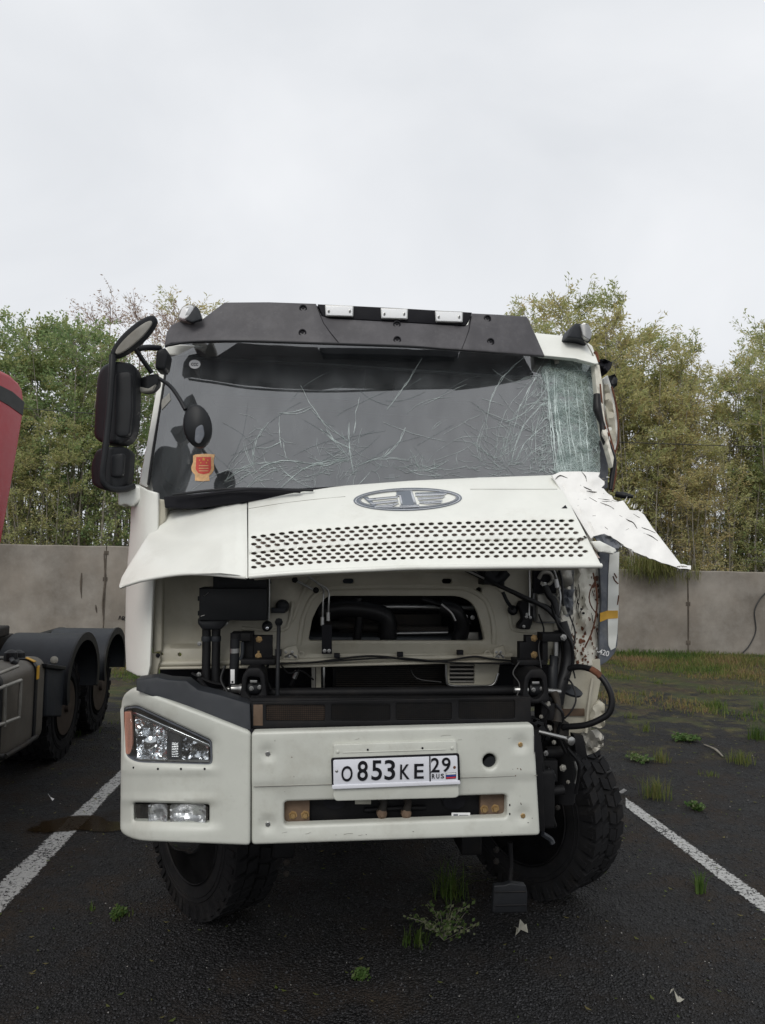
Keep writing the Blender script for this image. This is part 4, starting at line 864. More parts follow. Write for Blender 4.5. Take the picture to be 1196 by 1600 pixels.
sheet('red_shield', [(307, 714), (330, 714), (330, 733), (327, 739), (318, 741), (310, 739), (306, 733)], lambda x, y: vws(x, y) - .0034, 'stred', st, thick=.001, step=8)
def star(cx, cy, r): return [(cx + r * (1 if k % 2 == 0 else .42) * math.sin(math.pi * k / 5), cy - r * (1 if k % 2 == 0 else .42) * math.cos(math.pi * k / 5)) for k in range(10)]
for x, y, r in ((318.5, 717.5, 3), (312, 719, 1.5), (325, 719, 1.5), (314, 723, 1.5), (323, 723, 1.5)): sheet('gold_star', star(x, y, r), lambda x, y: vws(x, y) - .0046, 'yellow', st, thick=.001, step=99)
for y in (727, 731, 735): sheet('gold_text_line', [(311, y), (326, y), (326, y + 1.3), (311, y + 1.3)], lambda x, y: vws(x, y) - .0046, 'gold', st, thick=.001, step=99)
sheet('window_code', rr(608, 741, 617, 750, 1), lambda x, y: vws(x, y) + .008, 'alu', glass, thick=.001, step=99)
# wiper cowl and wiper
sheet('wiper_cowl', [(256, 776), (300, 772), (400, 767), (470, 763), (540, 759), (470, 772), (388, 784), (300, 795), (258, 793)], lambda x, y: .335, 'ink', K, thick=.05, step=12, rim=1)
tube('wiper_arm', [(300, 775, .29), (390, 765, .29), (470, 768, .29)], .007, 'ink', K, 8); tube('wiper_blade', [(270, 773, .30), (360, 764, .31), (450, 765, .30), (490, 766, .30)], .006, 'black', K, 8)

# ---- inside of the cab
def bx(name, u0, u1, v0, v1, z0, z1, m, bev=.01, par=None): return cube(name, (u0, v0, z0), (u1, v1, z1), m, par or K, bev)
bx('cab_back_wall', -1.1, 1.02, 2.12, 2.16, 1.5, 3.14, 'inner'); bx('dashboard', -1.0, .9, .62, .95, 2.0, 2.40, 'dash', .06); bx('cab_floor', -1.1, .96, .62, 2.15, 1.60, 1.66, 'dash')
for u in (-.62, .55):
    s = empty('driver_seat' if u > 0 else 'passenger_seat', (0, 0, 0), 0, K)
    cube('seat_cushion', (u - .26, 1.2, 2.0), (u + .26, 1.7, 2.14), 'seat', s, .04); cube('seat_back', (u - .25, 1.62, 2.12), (u + .25, 1.76, 2.74), 'seat', s, .05); cube('head_rest', (u - .14, 1.64, 2.76), (u + .14, 1.74, 2.93), 'seat', s, .03)
sw = [(.52 + .22 * math.cos(a), 1.05 + .1 * math.sin(a), 2.44 + .2 * math.sin(a)) for a in [2 * math.pi * k / 20 for k in range(21)]]
tube('steering_wheel', sw, .016, 'dash', K, 8, seg=1, raw=True); tube('steering_column', [(.52, .8, 2.25), (.52, 1.05, 2.44)], .03, 'dash', K, raw=True)
bx('side_curtain', -1.06, -1.02, 1.0, 2.1, 2.2, 3.05, 'headliner'); bx('sun_visor', -.95, -.1, .82, .85, 2.86, 3.04, 'inner'); bx('sun_visor', .05, .85, .82, .85, 2.88, 3.04, 'inner')

# ---- pillars, roof, sides
def vpil(x, y): return vws(x, y) + .01
sheet('left_pillar', rnd_poly([(217, 757), (232, 680), (246, 600), (258, 540), (268, 536), (263, 560), (250, 640), (241, 700), (231, 762)], 3), lambda x, y: vws(x, y) + .012, 'paint', K, thick=.10, step=10, rim=2.5)
tube('windscreen_seal', [(232, 757, vws(232, 757) - .0), (240, 700, vws(240, 700)), (250, 640, vws(250, 640)), (262, 562, vws(262, 562)), (267, 538, vws(267, 538))], .006, 'hose', K, 8)
PL = [T(222, 757, .55), T(262, 540, .86)]
uL0, uL1, uR0, uR1 = T(222, 757, .55).x, T(262, 540, .86).x, 1.04, .98
ZB, ZM, ZT = 1.62, 2.42, 3.06
def quadslab(name, pts, off, m, par=K, bev=0): return slab(name, pts, off, m, par, 35, bev)
quadslab('left_side_panel', [(uL0, .52, ZB), (uL0, 2.2, ZB), (uL0, 2.2, ZM), (uL1, 2.2, ZT), (uL1, .90, ZT), (uL0, .56, ZM)], (.05, 0, 0), 'paint')
quadslab('right_side_panel', [(.99, .60, 1.75), (1.0, 2.2, 1.65), (.98, 2.2, ZM), (.96, 2.2, ZT), (.95, .92, ZT), (.97, .62, ZM)], (-.03, 0, 0), 'crump')
quadslab('cab_rear_panel', [(uL0, 2.2, ZB), (.98, 2.2, ZB), (.95, 2.2, ZT), (uL1, 2.2, ZT)], (0, .04, 0), 'paint')
def vroof(x, y): return .66 + .04 * ((x - 590) / 340) ** 2 + (548 - y) * .004
sheet('roof_front', [(300, 498), (350, 490), (500, 486), (700, 492), (830, 519), (880, 524), (914, 531), (926, 540), (931, 553), (936, 568), (930, 568), (900, 560), (846, 555), (830, 530), (700, 515), (400, 505), (300, 504)], vroof, 'paint', K, thick=.05, step=10, rim=2.5)
rp = [T(262, 540, .9), T(930, 556, .9)]
slab('roof_panel', [(uL1 + .01, .80, 3.05), (.97, .82, 3.00), (.97, 2.22, 3.03), (uL1 + .01, 2.22, 3.06)], (0, 0, .06), 'paint', K, bev=.01)
tube('roof_seam', [(914, 533, .66), (922, 545, .66), (929, 560, .67)], .003, 'alu', K, 6)
# ---- sun visor on the roof edge
def vvis(x, y):
    v = .50 + .16 * abs((x - 560) / 300) ** 3 - (540 - y) * -.0016
    if 503 < x < 732: v += .012 * min(1, (x - 503) / 20, (732 - x) / 12)
    return v + .003 * nz(x, y, 40, 31)
vis = sheet('roof_visor', [(257, 541), (260, 520), (268, 507), (280, 502), (312, 501), (318, 497), (351, 472), (420, 471.5), (494, 474), (503, 493), (516, 497), (620, 503), (726, 509), (733, 506), (738, 489), (780, 491), (824, 494), (838, 524), (852, 556), (760, 549), (640, 541), (500, 536), (380, 532.5), (300, 534), (268, 536)], vvis, 'visor', K, thick=.03, step=9, rim=2.5)
tube('visor_crease', [(496, 478, vvis(496, 478) - .001), (506, 505, vvis(506, 505) - .0), (530, 536, vvis(530, 536) - .001)], .0018, 'ink', vis, 6, seg=2)
tube('visor_crease', [(736, 494, vvis(736, 494) - .001), (733, 516, vvis(733, 516) - .0), (722, 545, vvis(722, 545) - .001)], .0018, 'ink', vis, 6, seg=2)
tube('visor_lower_edge', [(x, interp(x, [(262, 540), (300, 534.5), (380, 533), (500, 536.5), (640, 541.5), (760, 549.5), (850, 556)]), vvis(x, 540) + .004) for x in (264, 300, 380, 500, 640, 760, 850)], .006, 'black', vis, 8)
for x, y in ((474, 483), (473, 521), (620, 508), (620.5, 532), (761, 499), (766, 535)):
    c = T(x, y, vvis(x, y) + .012); lathe('visor_screw', c, (0, -1, 0), [(.019, 0), (.019, .014), (.014, .016), (.012, .010), (.006, .010), (.005, .014), (0, .014)], 'ink', vis, 14)
# light bar
def vlb(x, y): return .58
lb = sheet('light_bar', [(497, 475), (620, 481), (738, 488), (733, 502), (727, 509), (620, 503), (516, 497), (504, 494)], vlb, 'ink', K, thick=.06, step=30, rim=1.5)
M['bright'] = mat('sky_white_lens', (.86, .87, .88), .2, var=.02, coat=.6)  # opaque white: bright sky seen through the lenses is put into the colour
for x0, y0, x1, y1 in ((508, 476, 553, 494), (595, 480.5, 638, 498), (680, 485, 724, 503)):
    q = sheet('roof_lamp', rnd_poly([(x0, y0), (x1, y0 + 1.6), (x1 - .5, y1 + 1.2), (x0 + 1, y1)], 2), .566, 'steel', K, thick=.02, step=99, rim=1)
    sheet('lamp_lens', rnd_poly([(x0 + 1.5, y0 + 1.6), (x1 - 1.5, y0 + 3), (x1 - 2, y1 - .4), (x0 + 2.5, y1 - 1.6)], 2), .560, 'bright', q, thick=.012, step=99, rim=1)
    for dx in (6, x1 - x0 - 6): poly('lamp_screw', ell(x0 + dx, (y0 + y1) / 2 + 1, 2, 3, 8), .557, .004, 'steel', q, .5); poly('lamp_screw_slot', ell(x0 + dx, (y0 + y1) / 2 + 1, .9, 1.6, 6), .555, .002, 'ink', q, 0)
# marker lamps
ml = sheet('marker_lamp', rnd_poly([(280, 501), (277, 493), (285, 478), (297, 474), (306, 476), (312, 484), (315, 498), (300, 503)], 4), lambda x, y: .62 + .003 * abs(x - 296), 'alu', K, thick=.10, step=6, rim=3)
sheet('marker_lens', rnd_poly([(279, 496), (285, 480), (296, 476), (303, 478), (299, 492), (288, 499)], 3), lambda x, y: .60 + .003 * abs(x - 292), 'bright', ml, thick=.03, step=6, rim=2)
sheet('marker_base', rnd_poly([(290, 500), (306, 477), (312, 484), (316, 499), (300, 504)], 2), .595, 'grey_pl', ml, thick=.02, step=8, rim=2)
ml = sheet('marker_lamp', rnd_poly([(886, 527), (893, 512), (899, 505), (914, 505), (922, 516), (925, 528), (922, 535), (905, 529)], 3), .66, 'grey_pl', K, thick=.12, step=8, rim=2.5)
sheet('marker_lens', rnd_poly([(907, 507), (914, 503), (922, 508), (926, 522), (922, 532), (911, 525)], 3), lambda x, y: .64 - .01 * (1 - abs(x - 916) / 9), 'lampgrey' if 'lampgrey' in M else 'steel', ml, thick=.03, step=4, rim=1.5)
tube('antenna', [(855, 455, 1.7), (862, 463, 1.7), (873, 476, 1.7), (888, 500, 1.7), (900, 540, 1.7), (903, 575, 1.7)], .0022, 'alu', K, 5)

# ---- left corner deflector and post
def vcol(x, y): return .36 + .17 * ((242 - x) / 47) ** 2 * (1 if x < 242 else 0)
dfl = sheet('corner_deflector', [(206, 757), (216, 757), (230, 765), (247, 770), (248, 790), (246, 850), (241, 905), (238, 960), (235, 1040), (231, 1059), (214, 1056), (197, 1047), (195, 1000), (197, 905), (203, 830)], vcol, 'paint', K, thick=.03, step=7, rim=2.5)
sheet('mirror_foot', rnd_poly([(184, 762), (189, 757), (207, 756), (222, 760), (224, 780), (205, 792), (195, 787), (184, 790)], 4), .40, 'paint', K, thick=.12, step=10, rim=4)
sheet('post_cap', rnd_poly([(246, 779), (259, 781), (259, 812), (247, 830), (245, 800)], 2), .38, 'wallp', K, thick=.08, step=10, rim=2)
sheet('inner_post', rnd_poly([(238, 900), (255, 900), (253, 1018), (239, 1020)], 2), lambda x, y: .42 + .01 * abs(x - 247) / 8, 'wallp', K, thick=.10, step=10, rim=2)
tube('post_gap', [(238, 905, .40), (237, 960, .40), (236, 1018, .40)], .005, 'ink', K, 6)
sheet('deflector_foot', [(232, 1020), (250, 1022), (251, 1032), (248, 1040), (246, 1054), (238, 1060), (230, 1058)], .42, 'wallp', K, thick=.02, step=10, rim=1.5)
bolt(247, 1024, .415, .007, 'ink', K); 
sheet('door_edge', [(198, 900), (212, 900), (212, 1045), (198, 1043)], .60, 'paint', K, thick=.03, step=30)

# ---- left mirrors
def tb(name, p, r, m='black', par=K, **k): return tube(name, p, r, m, par, **k)
mir = empty('wing_mirror', (0, 0, 0), 0, K)
mh = sheet('mirror_housing', rnd_poly([(157, 572, 10), (176, 563, 6), (206, 566, 12), (213, 576, 10), (212, 640), (209, 676, 18), (196, 693, 14), (160, 692, 12), (146, 684, 10), (148, 640), (151, 590)], 8), lambda x, y: .30 + .0003 * abs(x - 182) ** 1.6, 'black', mir, thick=.10, step=6, rim=6, rimn=4)
sheet('mirror_panel', rnd_poly([(180, 582, 8), (205, 580, 8), (206, 640), (202, 682, 8), (180, 682, 8)], 6), .297, 'black', mir, thick=.03, step=20, rim=2)
sheet('lower_housing', rnd_poly([(150, 702, 8), (170, 697, 6), (196, 697, 10), (204, 706, 8), (202, 740), (196, 764, 14), (160, 766, 12), (142, 756, 10), (142, 725)], 8), lambda x, y: .31 + .0003 * abs(x - 175) ** 1.6, 'black', mir, thick=.09, step=6, rim=5, rimn=4)
sheet('lower_panel', rnd_poly([(173, 710, 6), (194, 707, 6), (192, 745, 6), (173, 746, 6)], 5), .305, 'black', mir, thick=.03, step=20, rim=2.5)
tube('mirror_arm', [(176, 555, .27), (175, 580, .26), (171, 640, .255), (165, 700, .25), (160, 740, .25), (164, 757, .26), (178, 764, .29), (196, 764, .34), (208, 760, .40)], .014, 'black', mir, 12)
# kerb mirror on top
kc = (208, 524)
sheet('kerb_mirror', ell(*kc, 46, 13.5, 30, -42), lambda x, y: .30 + .0012 * (x - 208), 'black', mir, thick=.05, step=6, rim=4, rimn=3)
sheet('kerb_mirror_glass', ell(kc[0] + 1, kc[1] + 3, 38, 8, 26, -42), lambda x, y: .292 + .0012 * (x - 208), 'alu', mir, thick=.01, step=6, rim=1)
tube('arm_tube', [(178, 552, .30), (178, 562, .29)], .014, 'black', mir, 10, seg=1)
tube('arm_tube', [(214, 545, .42), (232, 543, .48), (250, 544, .56)], .014, 'black', mir); tube('arm_tube', [(212, 545, .42), (225, 565, .44), (238, 583, .46)], .011, 'black', mir)
sheet('arm_mount', rnd_poly([(244, 548, 4), (258, 542, 4), (263, 552, 4), (258, 578, 6), (242, 577, 6)], 5), .50, 'black', mir, thick=.10, step=99, rim=4)
sheet('round_mirror', rnd_poly([(214, 592, 6), (232, 585), (247, 583), (248, 600), (238, 611, 6), (222, 612, 8), (213, 606, 4)], 4), lambda x, y: .46 + .001 * abs(x - 230), 'black', mir, thick=.06, step=8, rim=3)
sheet('round_mirror_glass', rnd_poly([(214, 603), (232, 607), (244, 600), (238, 611), (222, 613), (214, 609)], 2), .45, 'alu', mir, thick=.02, step=8, rim=1)
tube('front_mirror_arm', [(250, 592, .40), (266, 603, .34), (280, 622, .30), (290, 640, .28)], .009, 'black', mir, 10)
fm = sheet('front_mirror', ell(308, 665, 22, 34, 30, -8), lambda x, y: .25 + .0009 * ((x - 308) ** 2 / 8 + (y - 665) ** 2 / 20) ** .9 * .6, 'black', mir, thick=.04, step=6, rim=4)
sheet('front_mirror_recess', rnd_poly([(306, 668), (317, 662), (320, 680), (312, 694), (304, 690)], 5), .246, 'decal', fm, thick=.008, step=9, rim=1)
sheet('pillar_badge', [(252, 626), (265, 614), (267, 625), (253, 640)], lambda x, y: vws(x, y) - .004, 'alu', K, thick=.004, step=9)

# ---- wrecked right edge
sheet('right_pillar', [(929, 568), (937, 570), (942, 600), (944, 640), (948, 670), (955, 700), (960, 715), (958, 730), (950, 700), (942, 675), (936, 640), (932, 600)], lambda x, y: .66 - (y - 568) * .0012 + .02 * nz(x, y, 10, 41), 'crump', K, thick=.05, step=5, rim=1)
sheet('bent_door_frame', [(943, 592), (950, 586), (956, 604), (962, 630), (967, 655), (968, 685), (966, 700), (962, 712), (957, 705), (951, 680), (946, 640)], lambda x, y: .80 + .03 * nz(x, y, 20, 42), 'paint', K, thick=.05, step=6, rim=1.5)
sheet('door_inner_skin', [(945, 600), (951, 600), (958, 630), (962, 660), (963, 690), (957, 700), (951, 670), (947, 635)], lambda x, y: .775 + .02 * nz(x, y, 9, 43), 'wallp', K, thick=.02, step=5, rim=.8)
tube('door_seal', [(956, 604, .79), (962, 628, .78), (966, 655, .78), (966, 690, .78), (960, 712, .78)], .005, 'rust', K, 6)
tube('bent_rubber_strip', [(933, 616, .58), (934, 640, .57), (941, 662, .56), (945, 684, .55), (953, 703, .54), (959, 720, .54), (957, 742, .53), (954, 765, .52)], [.017, .022, .014, .020, .017, .014, .012, .010], 'hose', K, 10)
tube('torn_trim', [(938, 600, .60), (942, 640, .58), (948, 668, .57), (955, 690, .56), (960, 712, .55), (961, 740, .54), (957, 768, .53)], [.004, .006, .009, .007, .008, .010, .005], 'rust', K, 7)
tube('torn_trim', [(940, 640, .57), (951, 684, .55), (957, 705, .54)], [.003, .006, .003], 'paint', K, 6)
for x, y in ((945, 665), (949, 676), (953, 688), (956, 698)): tube('rust_shred', [(x, y, .55), (x + 2, y + 4, .54), (x + 1, y + 10, .55)], .004, 'rust', K, 5)
sheet('grey_inner_trim', [(933, 683), (940, 690), (950, 712), (951, 730), (950, 762), (944, 765), (936, 740), (934, 710)], .62, 'decal', K, thick=.02, step=10, rim=1)
bm_s = [(934, 562), (946, 560), (958, 566), (956, 574), (948, 584), (940, 580), (936, 572)]
sheet('broken_bracket', bm_s, lambda x, y: .70 + .04 * nz(x, y, 6, 44), 'ink', K, thick=.06, step=4, rim=1.5)
sheet('broken_bracket', [(953, 587), (961, 584), (966, 592), (965, 602), (958, 608), (953, 602)], lambda x, y: .84 + .03 * nz(x, y, 6, 45), 'black', K, thick=.06, step=4, rim=1.5)
tube('torn_roof_edge', [(930, 549, .68), (933, 556, .68), (935, 566, .68)], .009, 'rust', K, 6)
sheet('roof_clip', [(862, 543), (873, 543), (874, 556), (874, 567), (868, 568), (866, 556)], lambda x, y: vws(x, y) - .03, 'alu', K, thick=.015, step=6, rim=1)
tube('broken_stub', [(962, 772, .60), (975, 774, .58), (990, 776, .56)], [.014, .017, .008], 'black', K, 8)

# crumpled side wall with rust, torn decal panel
crw = sheet('crumpled_side', [(866, 878), (936, 882), (939, 930), (940, 980), (938, 1030), (925, 1040), (884, 1042), (868, 1038)], lambda x, y: .43 + .045 * nz(x * 1.8, y * .45, 20, 51) + .022 * nz(x * 1.3, y * .7, 8, 52) + .0006 * max(0, x - 905) ** 1.5, 'crump', K, thick=.02, step=4, rim=1, smooth=50)
def vcw(x, y): return .43 + .045 * nz(x * 1.8, y * .45, 20, 51) + .022 * nz(x * 1.3, y * .7, 8, 52) + .0006 * max(0, x - 905) ** 1.5 - .003
for k in range(110):
    band = rnd.random()
    x = rnd.gauss(903, 13) if band < .55 else rnd.gauss(932, 5); y = rnd.gauss(1012, 14) if band < .55 else rnd.uniform(900, 1030)
    x = min(937, max(882, x)); y = min(1038, max(895, y)); s = rnd.uniform(.6, 3.2)
    pts = [(x + s * rnd.uniform(.25, 1.2) * math.cos(a), y + 1.7 * s * rnd.uniform(.25, 1.2) * math.sin(a)) for a in [2 * math.pi * j / 8 for j in range(8)]]
    try: sheet('rust_spot', pts, vcw, 'rust', crw, thick=.004, step=4)
    except Exception: pass
for k in range(16):
    x = rnd.uniform(884, 934); y = rnd.uniform(895, 1000); l_ = rnd.uniform(8, 34)
    tube('crack_line', [(x, y, vcw(x, y)), (x + rnd.uniform(-3, 3), y + l_ / 2, vcw(x, y + l_ / 2)), (x + rnd.uniform(-4, 4), y + l_, vcw(x, y + l_))], .0018, 'darkm', crw, 5, seg=3)
for (x, y) in ((909, 952), (912, 958)): poly('rivet_hole', ell(x, y, 2.2, 1.8, 8), vcw(x, y) - .002, .003, 'ink', crw, 0)
tube('rust_tear', [(x, y, vcw(x, y)) for x, y in ((926, 915), (922, 925), (921, 936), (924, 947), (931, 958))], .003, 'rust', crw, 6)
def vdp(x, y): return .50 + .012 * nz(x, y, 25, 61) + .0012 * max(0, x - 938)
dp = sheet('decal_panel', [(936, 862), (950, 862), (968, 862), (967, 900), (967, 950), (966, 990), (965, 1008), (960, 1022), (950, 1033), (936, 1042), (937, 990), (940, 940), (938, 900)], vdp, 'decal', K, thick=.02, step=6, rim=1)
sheet('white_band', [(953, 866), (968, 862), (967, 900), (967, 950), (965, 990), (962, 1012), (955, 1016), (951, 1008), (950, 960), (951, 900)], lambda x, y: vdp(x, y) - .004, 'paint', dp, thick=.003, step=6)
sheet('yellow_band', [(938, 958), (950, 954), (966, 954), (966, 966), (950, 967), (938, 972)], lambda x, y: vdp(x, y) - .008, 'yellow', dp, thick=.003, step=6)
c = T(941.5, 1019.5, vdp(941, 1019) - .004); dt = text('decal_text', "'-420", c, .036, 'whitep', dp, sx=.95, th=.001, roll=14)
for pts in ([(958, 900), (961, 907), (966, 912)], [(960, 896), (964, 903)], [(967, 930), (965, 945)]): tube('rust_spot', [(x, y, vdp(x, y) - .004) for x, y in pts], .0035, 'rust', dp, 6)
quadslab('side_door_remains', [(1.0, .55, 1.62), (1.0, 1.3, 1.62), (1.0, 1.3, 2.3), (1.0, .58, 2.3)], (.03, 0, 0), 'crump')

# ---- wheels
def wheel(name, c, steer, parent, Rr=.53, W=.30, nl=34, outer=-1, label=None):
    t = empty(name, c, 0, parent); ax = Vector((math.cos(steer), math.sin(steer), 0)); up = Vector((0, 0, 1)); fw = ax.cross(up)
    V = []; Fs = []; prof = [(.27, -.5), (.30, -.52), (.38, -.56), (.45, -.545), (.495, -.5), (.508, -.43), (.512, 0), (.508, .43), (.495, .5), (.45, .545), (.38, .56), (.30, .52), (.27, .5)]
    n = 56; k = len(prof)
    for i in range(n):
        a = 2 * math.pi * i / n; rd = fw * math.cos(a) + up * math.sin(a)
        for r, h in prof: V.append(rd * (r * Rr / .53) + ax * (h * W))
    for i in range(n):
        for q in range(k): Fs.append((i * k + q, ((i + 1) % n) * k + q, ((i + 1) % n) * k + (q + 1) % k, i * k + (q + 1) % k))
    def lug(a0, a1, h0, h1, r0, r1, sk=0):
        b = len(V)
        for r in (r0, r1):
            for h, sh in ((h0, 0), (h1, sk)):
                for a in (a0, a1): rd = fw * math.cos(a + sh) + up * math.sin(a + sh); V.append(rd * r * Rr / .53 + ax * h * W)
        for f in ((4, 5, 7, 6), (0, 1, 5, 4), (2, 3, 7, 6), (0, 2, 6, 4), (1, 3, 7, 5)): Fs.append(tuple(b + q for q in f))
    st = 2 * math.pi / nl
    for i in range(nl):
        a = st * i
        lug(a, a + st * .70, .28, .515, .485, .533, .05); lug(a + st * .5, a + st * 1.2, -.515, -.28, .485, .533, .05)
        lug(a + st * .2, a + st * .86, .03, .25, .50, .530, -.04); lug(a + st * .45, a + st * 1.1, -.25, -.03, .50, .530, .04)
        lug(a + st * .1, a + st * .45, .50, .56, .44, .515); lug(a + st * .6, a + st * .95, -.56, -.50, .44, .515)
    tag_ = mk('tyre', V, Fs, 'rubber', t, 30, recalc=True)
    for rr_ in (.33, .40, .425):
        for s in (-1, 1): lathe('sidewall_ring', ax * (s * .555 * W), ax * s, [((rr_ - .004) * Rr / .53, -.004), (rr_ * Rr / .53, .004), ((rr_ + .004) * Rr / .53, -.004)], 'rubber', t, 48)
    o = outer
    lathe('rim', ax * 0, ax * o, [(.275 * Rr / .53, -.13), (.26 * Rr / .53, -.10), (.255 * Rr / .53, .10), (.285 * Rr / .53, .15)], 'rim', t, 36)
    lathe('wheel_disc', ax * 0, ax * o, [(.27, .02), (.22, .01), (.19, .06), (.15, .085), (.10, .085), (0, .085)], 'rim', t, 36)
    if name == 'front_wheel' and outer == -1 and steer > .1: lathe('hub_cover', ax * o * .08, ax * o, [(.16, 0), (.16, .06), (.15, .10), (.13, .115), (.115, .16), (.08, .185), (0, .19)], 'chrome', t, 24)
    for j in range(10):
        a = 2 * math.pi * j / 10; rd = fw * math.cos(a) + up * math.sin(a)
        lathe('wheel_nut', rd * .165 + ax * o * .08, ax * o, [(.016, 0), (.016, .03), (.008, .04), (0, .04)], 'steel', t, 6)
        if j % 2 == 0:
            a += .3; rd = fw * math.cos(a) + up * math.sin(a); lathe('hand_hole', rd * .215 + ax * o * .045, ax * o, [(.028, -.01), (.030, .0), (0, .001)], 'ink', t, 12)
    lathe('hub_cap', ax * o * .08, ax * o, [(.085, 0), (.085, .05), (.075, .065), (.05, .07), (.045, .10), (0, .105)], 'chrome' if name == 'front_wheel' else 'rim', t, 20)
    lathe('brake_drum', ax * 0, ax * -o, [(.21, -.02), (.21, .12), (.18, .14), (0, .14)], 'brake', t, 28)
    return t
ST = R(37)
wheel('front_wheel', (-.89, 1.50, .505), ST, K, Rr=.505, W=.28, outer=-1); wheel('front_wheel', (1.085, 1.66, .52), ST, K, Rr=.52, W=.29, outer=1)
for v in (4.9, 6.25):
    for s in (-1, 1):
        for d in (.62, .95): wheel('rear_wheel', (s * d, v, .53), 0, K, outer=s, nl=16) if d == .95 else None
tube('front_axle', [(-.85, 1.38, .62), (-.55, 1.38, .52), (0, 1.38, .50), (.6, 1.38, .52), (.9, 1.40, .62)], .07, 'blackm', K, 12, raw=True)
tube('track_rod', [(-.75, 1.62, .5), (.85, 1.66, .5)], .025, 'darkm', K, raw=True)
for s in (-1, 1):
    bx('chassis_rail', s * .42 - .04, s * .42 + .04, .5, 7.2, .82, 1.10, 'blackm'); bx('leaf_spring', s * .45 - .05, s * .45 + .05, .62, 2.1, .62, .72, 'blackm')
    tube('rear_axle', [(-.8, 4.9 + (s > 0) * 1.35, .55), (.8, 4.9 + (s > 0) * 1.35, .55)], .1, 'blackm', K, raw=True)
bx('engine_sump', -.35, .35, 1.1, 2.2, .55, 1.4, 'blackm', .05); bx('front_cross_member', -.75, .75, .28, .46, .86, 1.12, 'blackm', .02); bx('gearbox', -.3, .3, 2.2, 3.2, .7, 1.3, 'blackm', .05)
bx('wheel_arch', uL0 + .03, -.45, 1.95, 2.05, .75, 1.62, 'black'); bx('wheel_arch', .5, 1.15, 2.0, 2.1, .75, 1.62, 'black'); bx('wheel_arch', uL0 + .03, -.5, .75, 2.0, 1.30, 1.36, 'black', .02); bx('wheel_arch', .55, 1.02, .75, 2.0, 1.30, 1.36, 'black', .02)
bx('cab_underside', -1.0, .95, .95, 2.2, 1.52, 1.57, 'blackm'); bx('fuel_tank', .55, 1.15, 2.6, 4.1, .5, 1.05, 'tank', .06); bx('battery_box', -1.15, -.55, 2.7, 3.6, .5, 1.05, 'blackm', .04)
bx('rear_deck', -.5, .5, 3.0, 7.1, 1.11, 1.14, 'blackm')
for s in (-1, 1): bx('mud_guard', s * .85 - .3, s * .85 + .3, 4.3, 6.9, 1.16, 1.19, 'black')

# ============================================================ THE RED TRACTOR UNIT ON THE LEFT
RO = TO + UD * -3.4 + VD * 3.2
red = empty('tractor_unit', RO, YAW)
tag(red, 'red tractor unit cut off by the left edge, with grey tank and black mudguards', 'truck')
US = -2.60 + 3.4                                       # its right flank, in its own frame
def TU(px, py, u=US):
    d = ray(px, py); t = (u - (CP - RO).dot(UD)) / d.dot(UD); p = CP + d * t - RO
    return Vector((p.dot(UD), p.dot(VD), p.z))
cabside = [TU(*p) for p in ((38, 622), (37, 650), (29, 700), (18, 765), (8, 822), (3, 850), (-12, 868), (-60, 905), (-60, 545), (0, 577), (18, 586), (30, 597), (36, 608))]
V0 = min(p.y for p in cabside)
cs = slab('cab_body', cabside, (-2.3, 0, 0), 'redcab', red, bev=.035)
slab('black_stripe', [TU(*p, US + .004) for p in ((38.5, 628), (36, 649), (15, 634), (-60, 590), (-60, 560), (0, 602), (20, 612))], (-.02, 0, 0), 'black', red)
cz = min(p.z for p in cabside); cy0 = V0
cube('cab_front', (US - 2.3, V0 - 1.7, 1.05), (US - .03, V0 + .02, 3.3), 'redcab', red, .08)
cube('cab_lower', (US - 2.2, V0 - 1.6, .5), (US - .05, V0 - .3, 1.1), 'black', red, .05)
# tank with its strap, steps and cradle
y_r = TU(72, 1100).y; y_f = y_r - 1.5
def rsec(y, z0, z1, u0, u1, r=.1, n=4):
    o = []
    for cu, cz_, a0 in ((u1 - r, z1 - r, 0), (u0 + r, z1 - r, 90), (u0 + r, z0 + r, 180), (u1 - r, z0 + r, 270)):
        for k in range(n + 1): a = R(a0 + 90 * k / n); o.append((cu + r * math.cos(a), y, cz_ + r * math.sin(a)))
    return o
z1 = TU(60, 1031).z; z0_ = .42
slab('fuel_tank', rsec(y_f, z0_, z1, US - .75, US - .02), (0, y_r - y_f, 0), 'tank', red, bev=.03)
yb = TU(58, 1060).y
for y, m in ((yb, 'black'), (yb - .7, 'black')): slab('tank_strap', rsec(y, z0_ - .01, z1 + .01, US - .76, US - .008, .105), (0, .05, 0), m, red)
slab('strap_marker', [(US - .005, yb, z1 - .16), (US - .005, yb + .05, z1 - .16), (US - .005, yb + .05, z1 - .05), (US - .005, yb, z1 - .05)], (.006, 0, 0), 'yellow', red)
slab('strap_marker', [(US - .10, yb, z1 + .012), (US - .03, yb, z1 - .02), (US - .03, yb + .05, z1 - .02), (US - .10, yb + .05, z1 + .012)], (0, 0, .006), 'yellow', red)
for a, b in (((-25, 1085), (33, 1063)), ((-25, 1142), (30, 1121)), ((8, 1070), (7, 1135)), ((33, 1063), (30, 1121)), ((-25, 1062), (28, 1041))):
    tube('step_frame', [TU(*a, US + .05), TU(*b, US + .05)], .014, 'alu', red, 8, raw=True)
tube('under_run_bar', [TU(8, 1182, US + .02), TU(32, 1168, US + .02), TU(57, 1151, US + .02)], .02, 'darkm', red, 10, raw=True); tube('under_run_bar', [TU(-25, 1186, US), TU(8, 1182, US)], .025, 'blackm', red, 10, raw=True)
for x in (17, 29): c = TU(x, 1029, US - .2); lathe('air_coupling', c, (0, 0, 1), [(.05, -.04), (.055, 0), (.05, .05), (.02, .07), (0, .07)], 'black', red, 12)
tube('coupling_pipe', [TU(17, 1028, US - .2), TU(23, 1036, US - .1), TU(29, 1030, US - .2)], .02, 'black', red, raw=True)
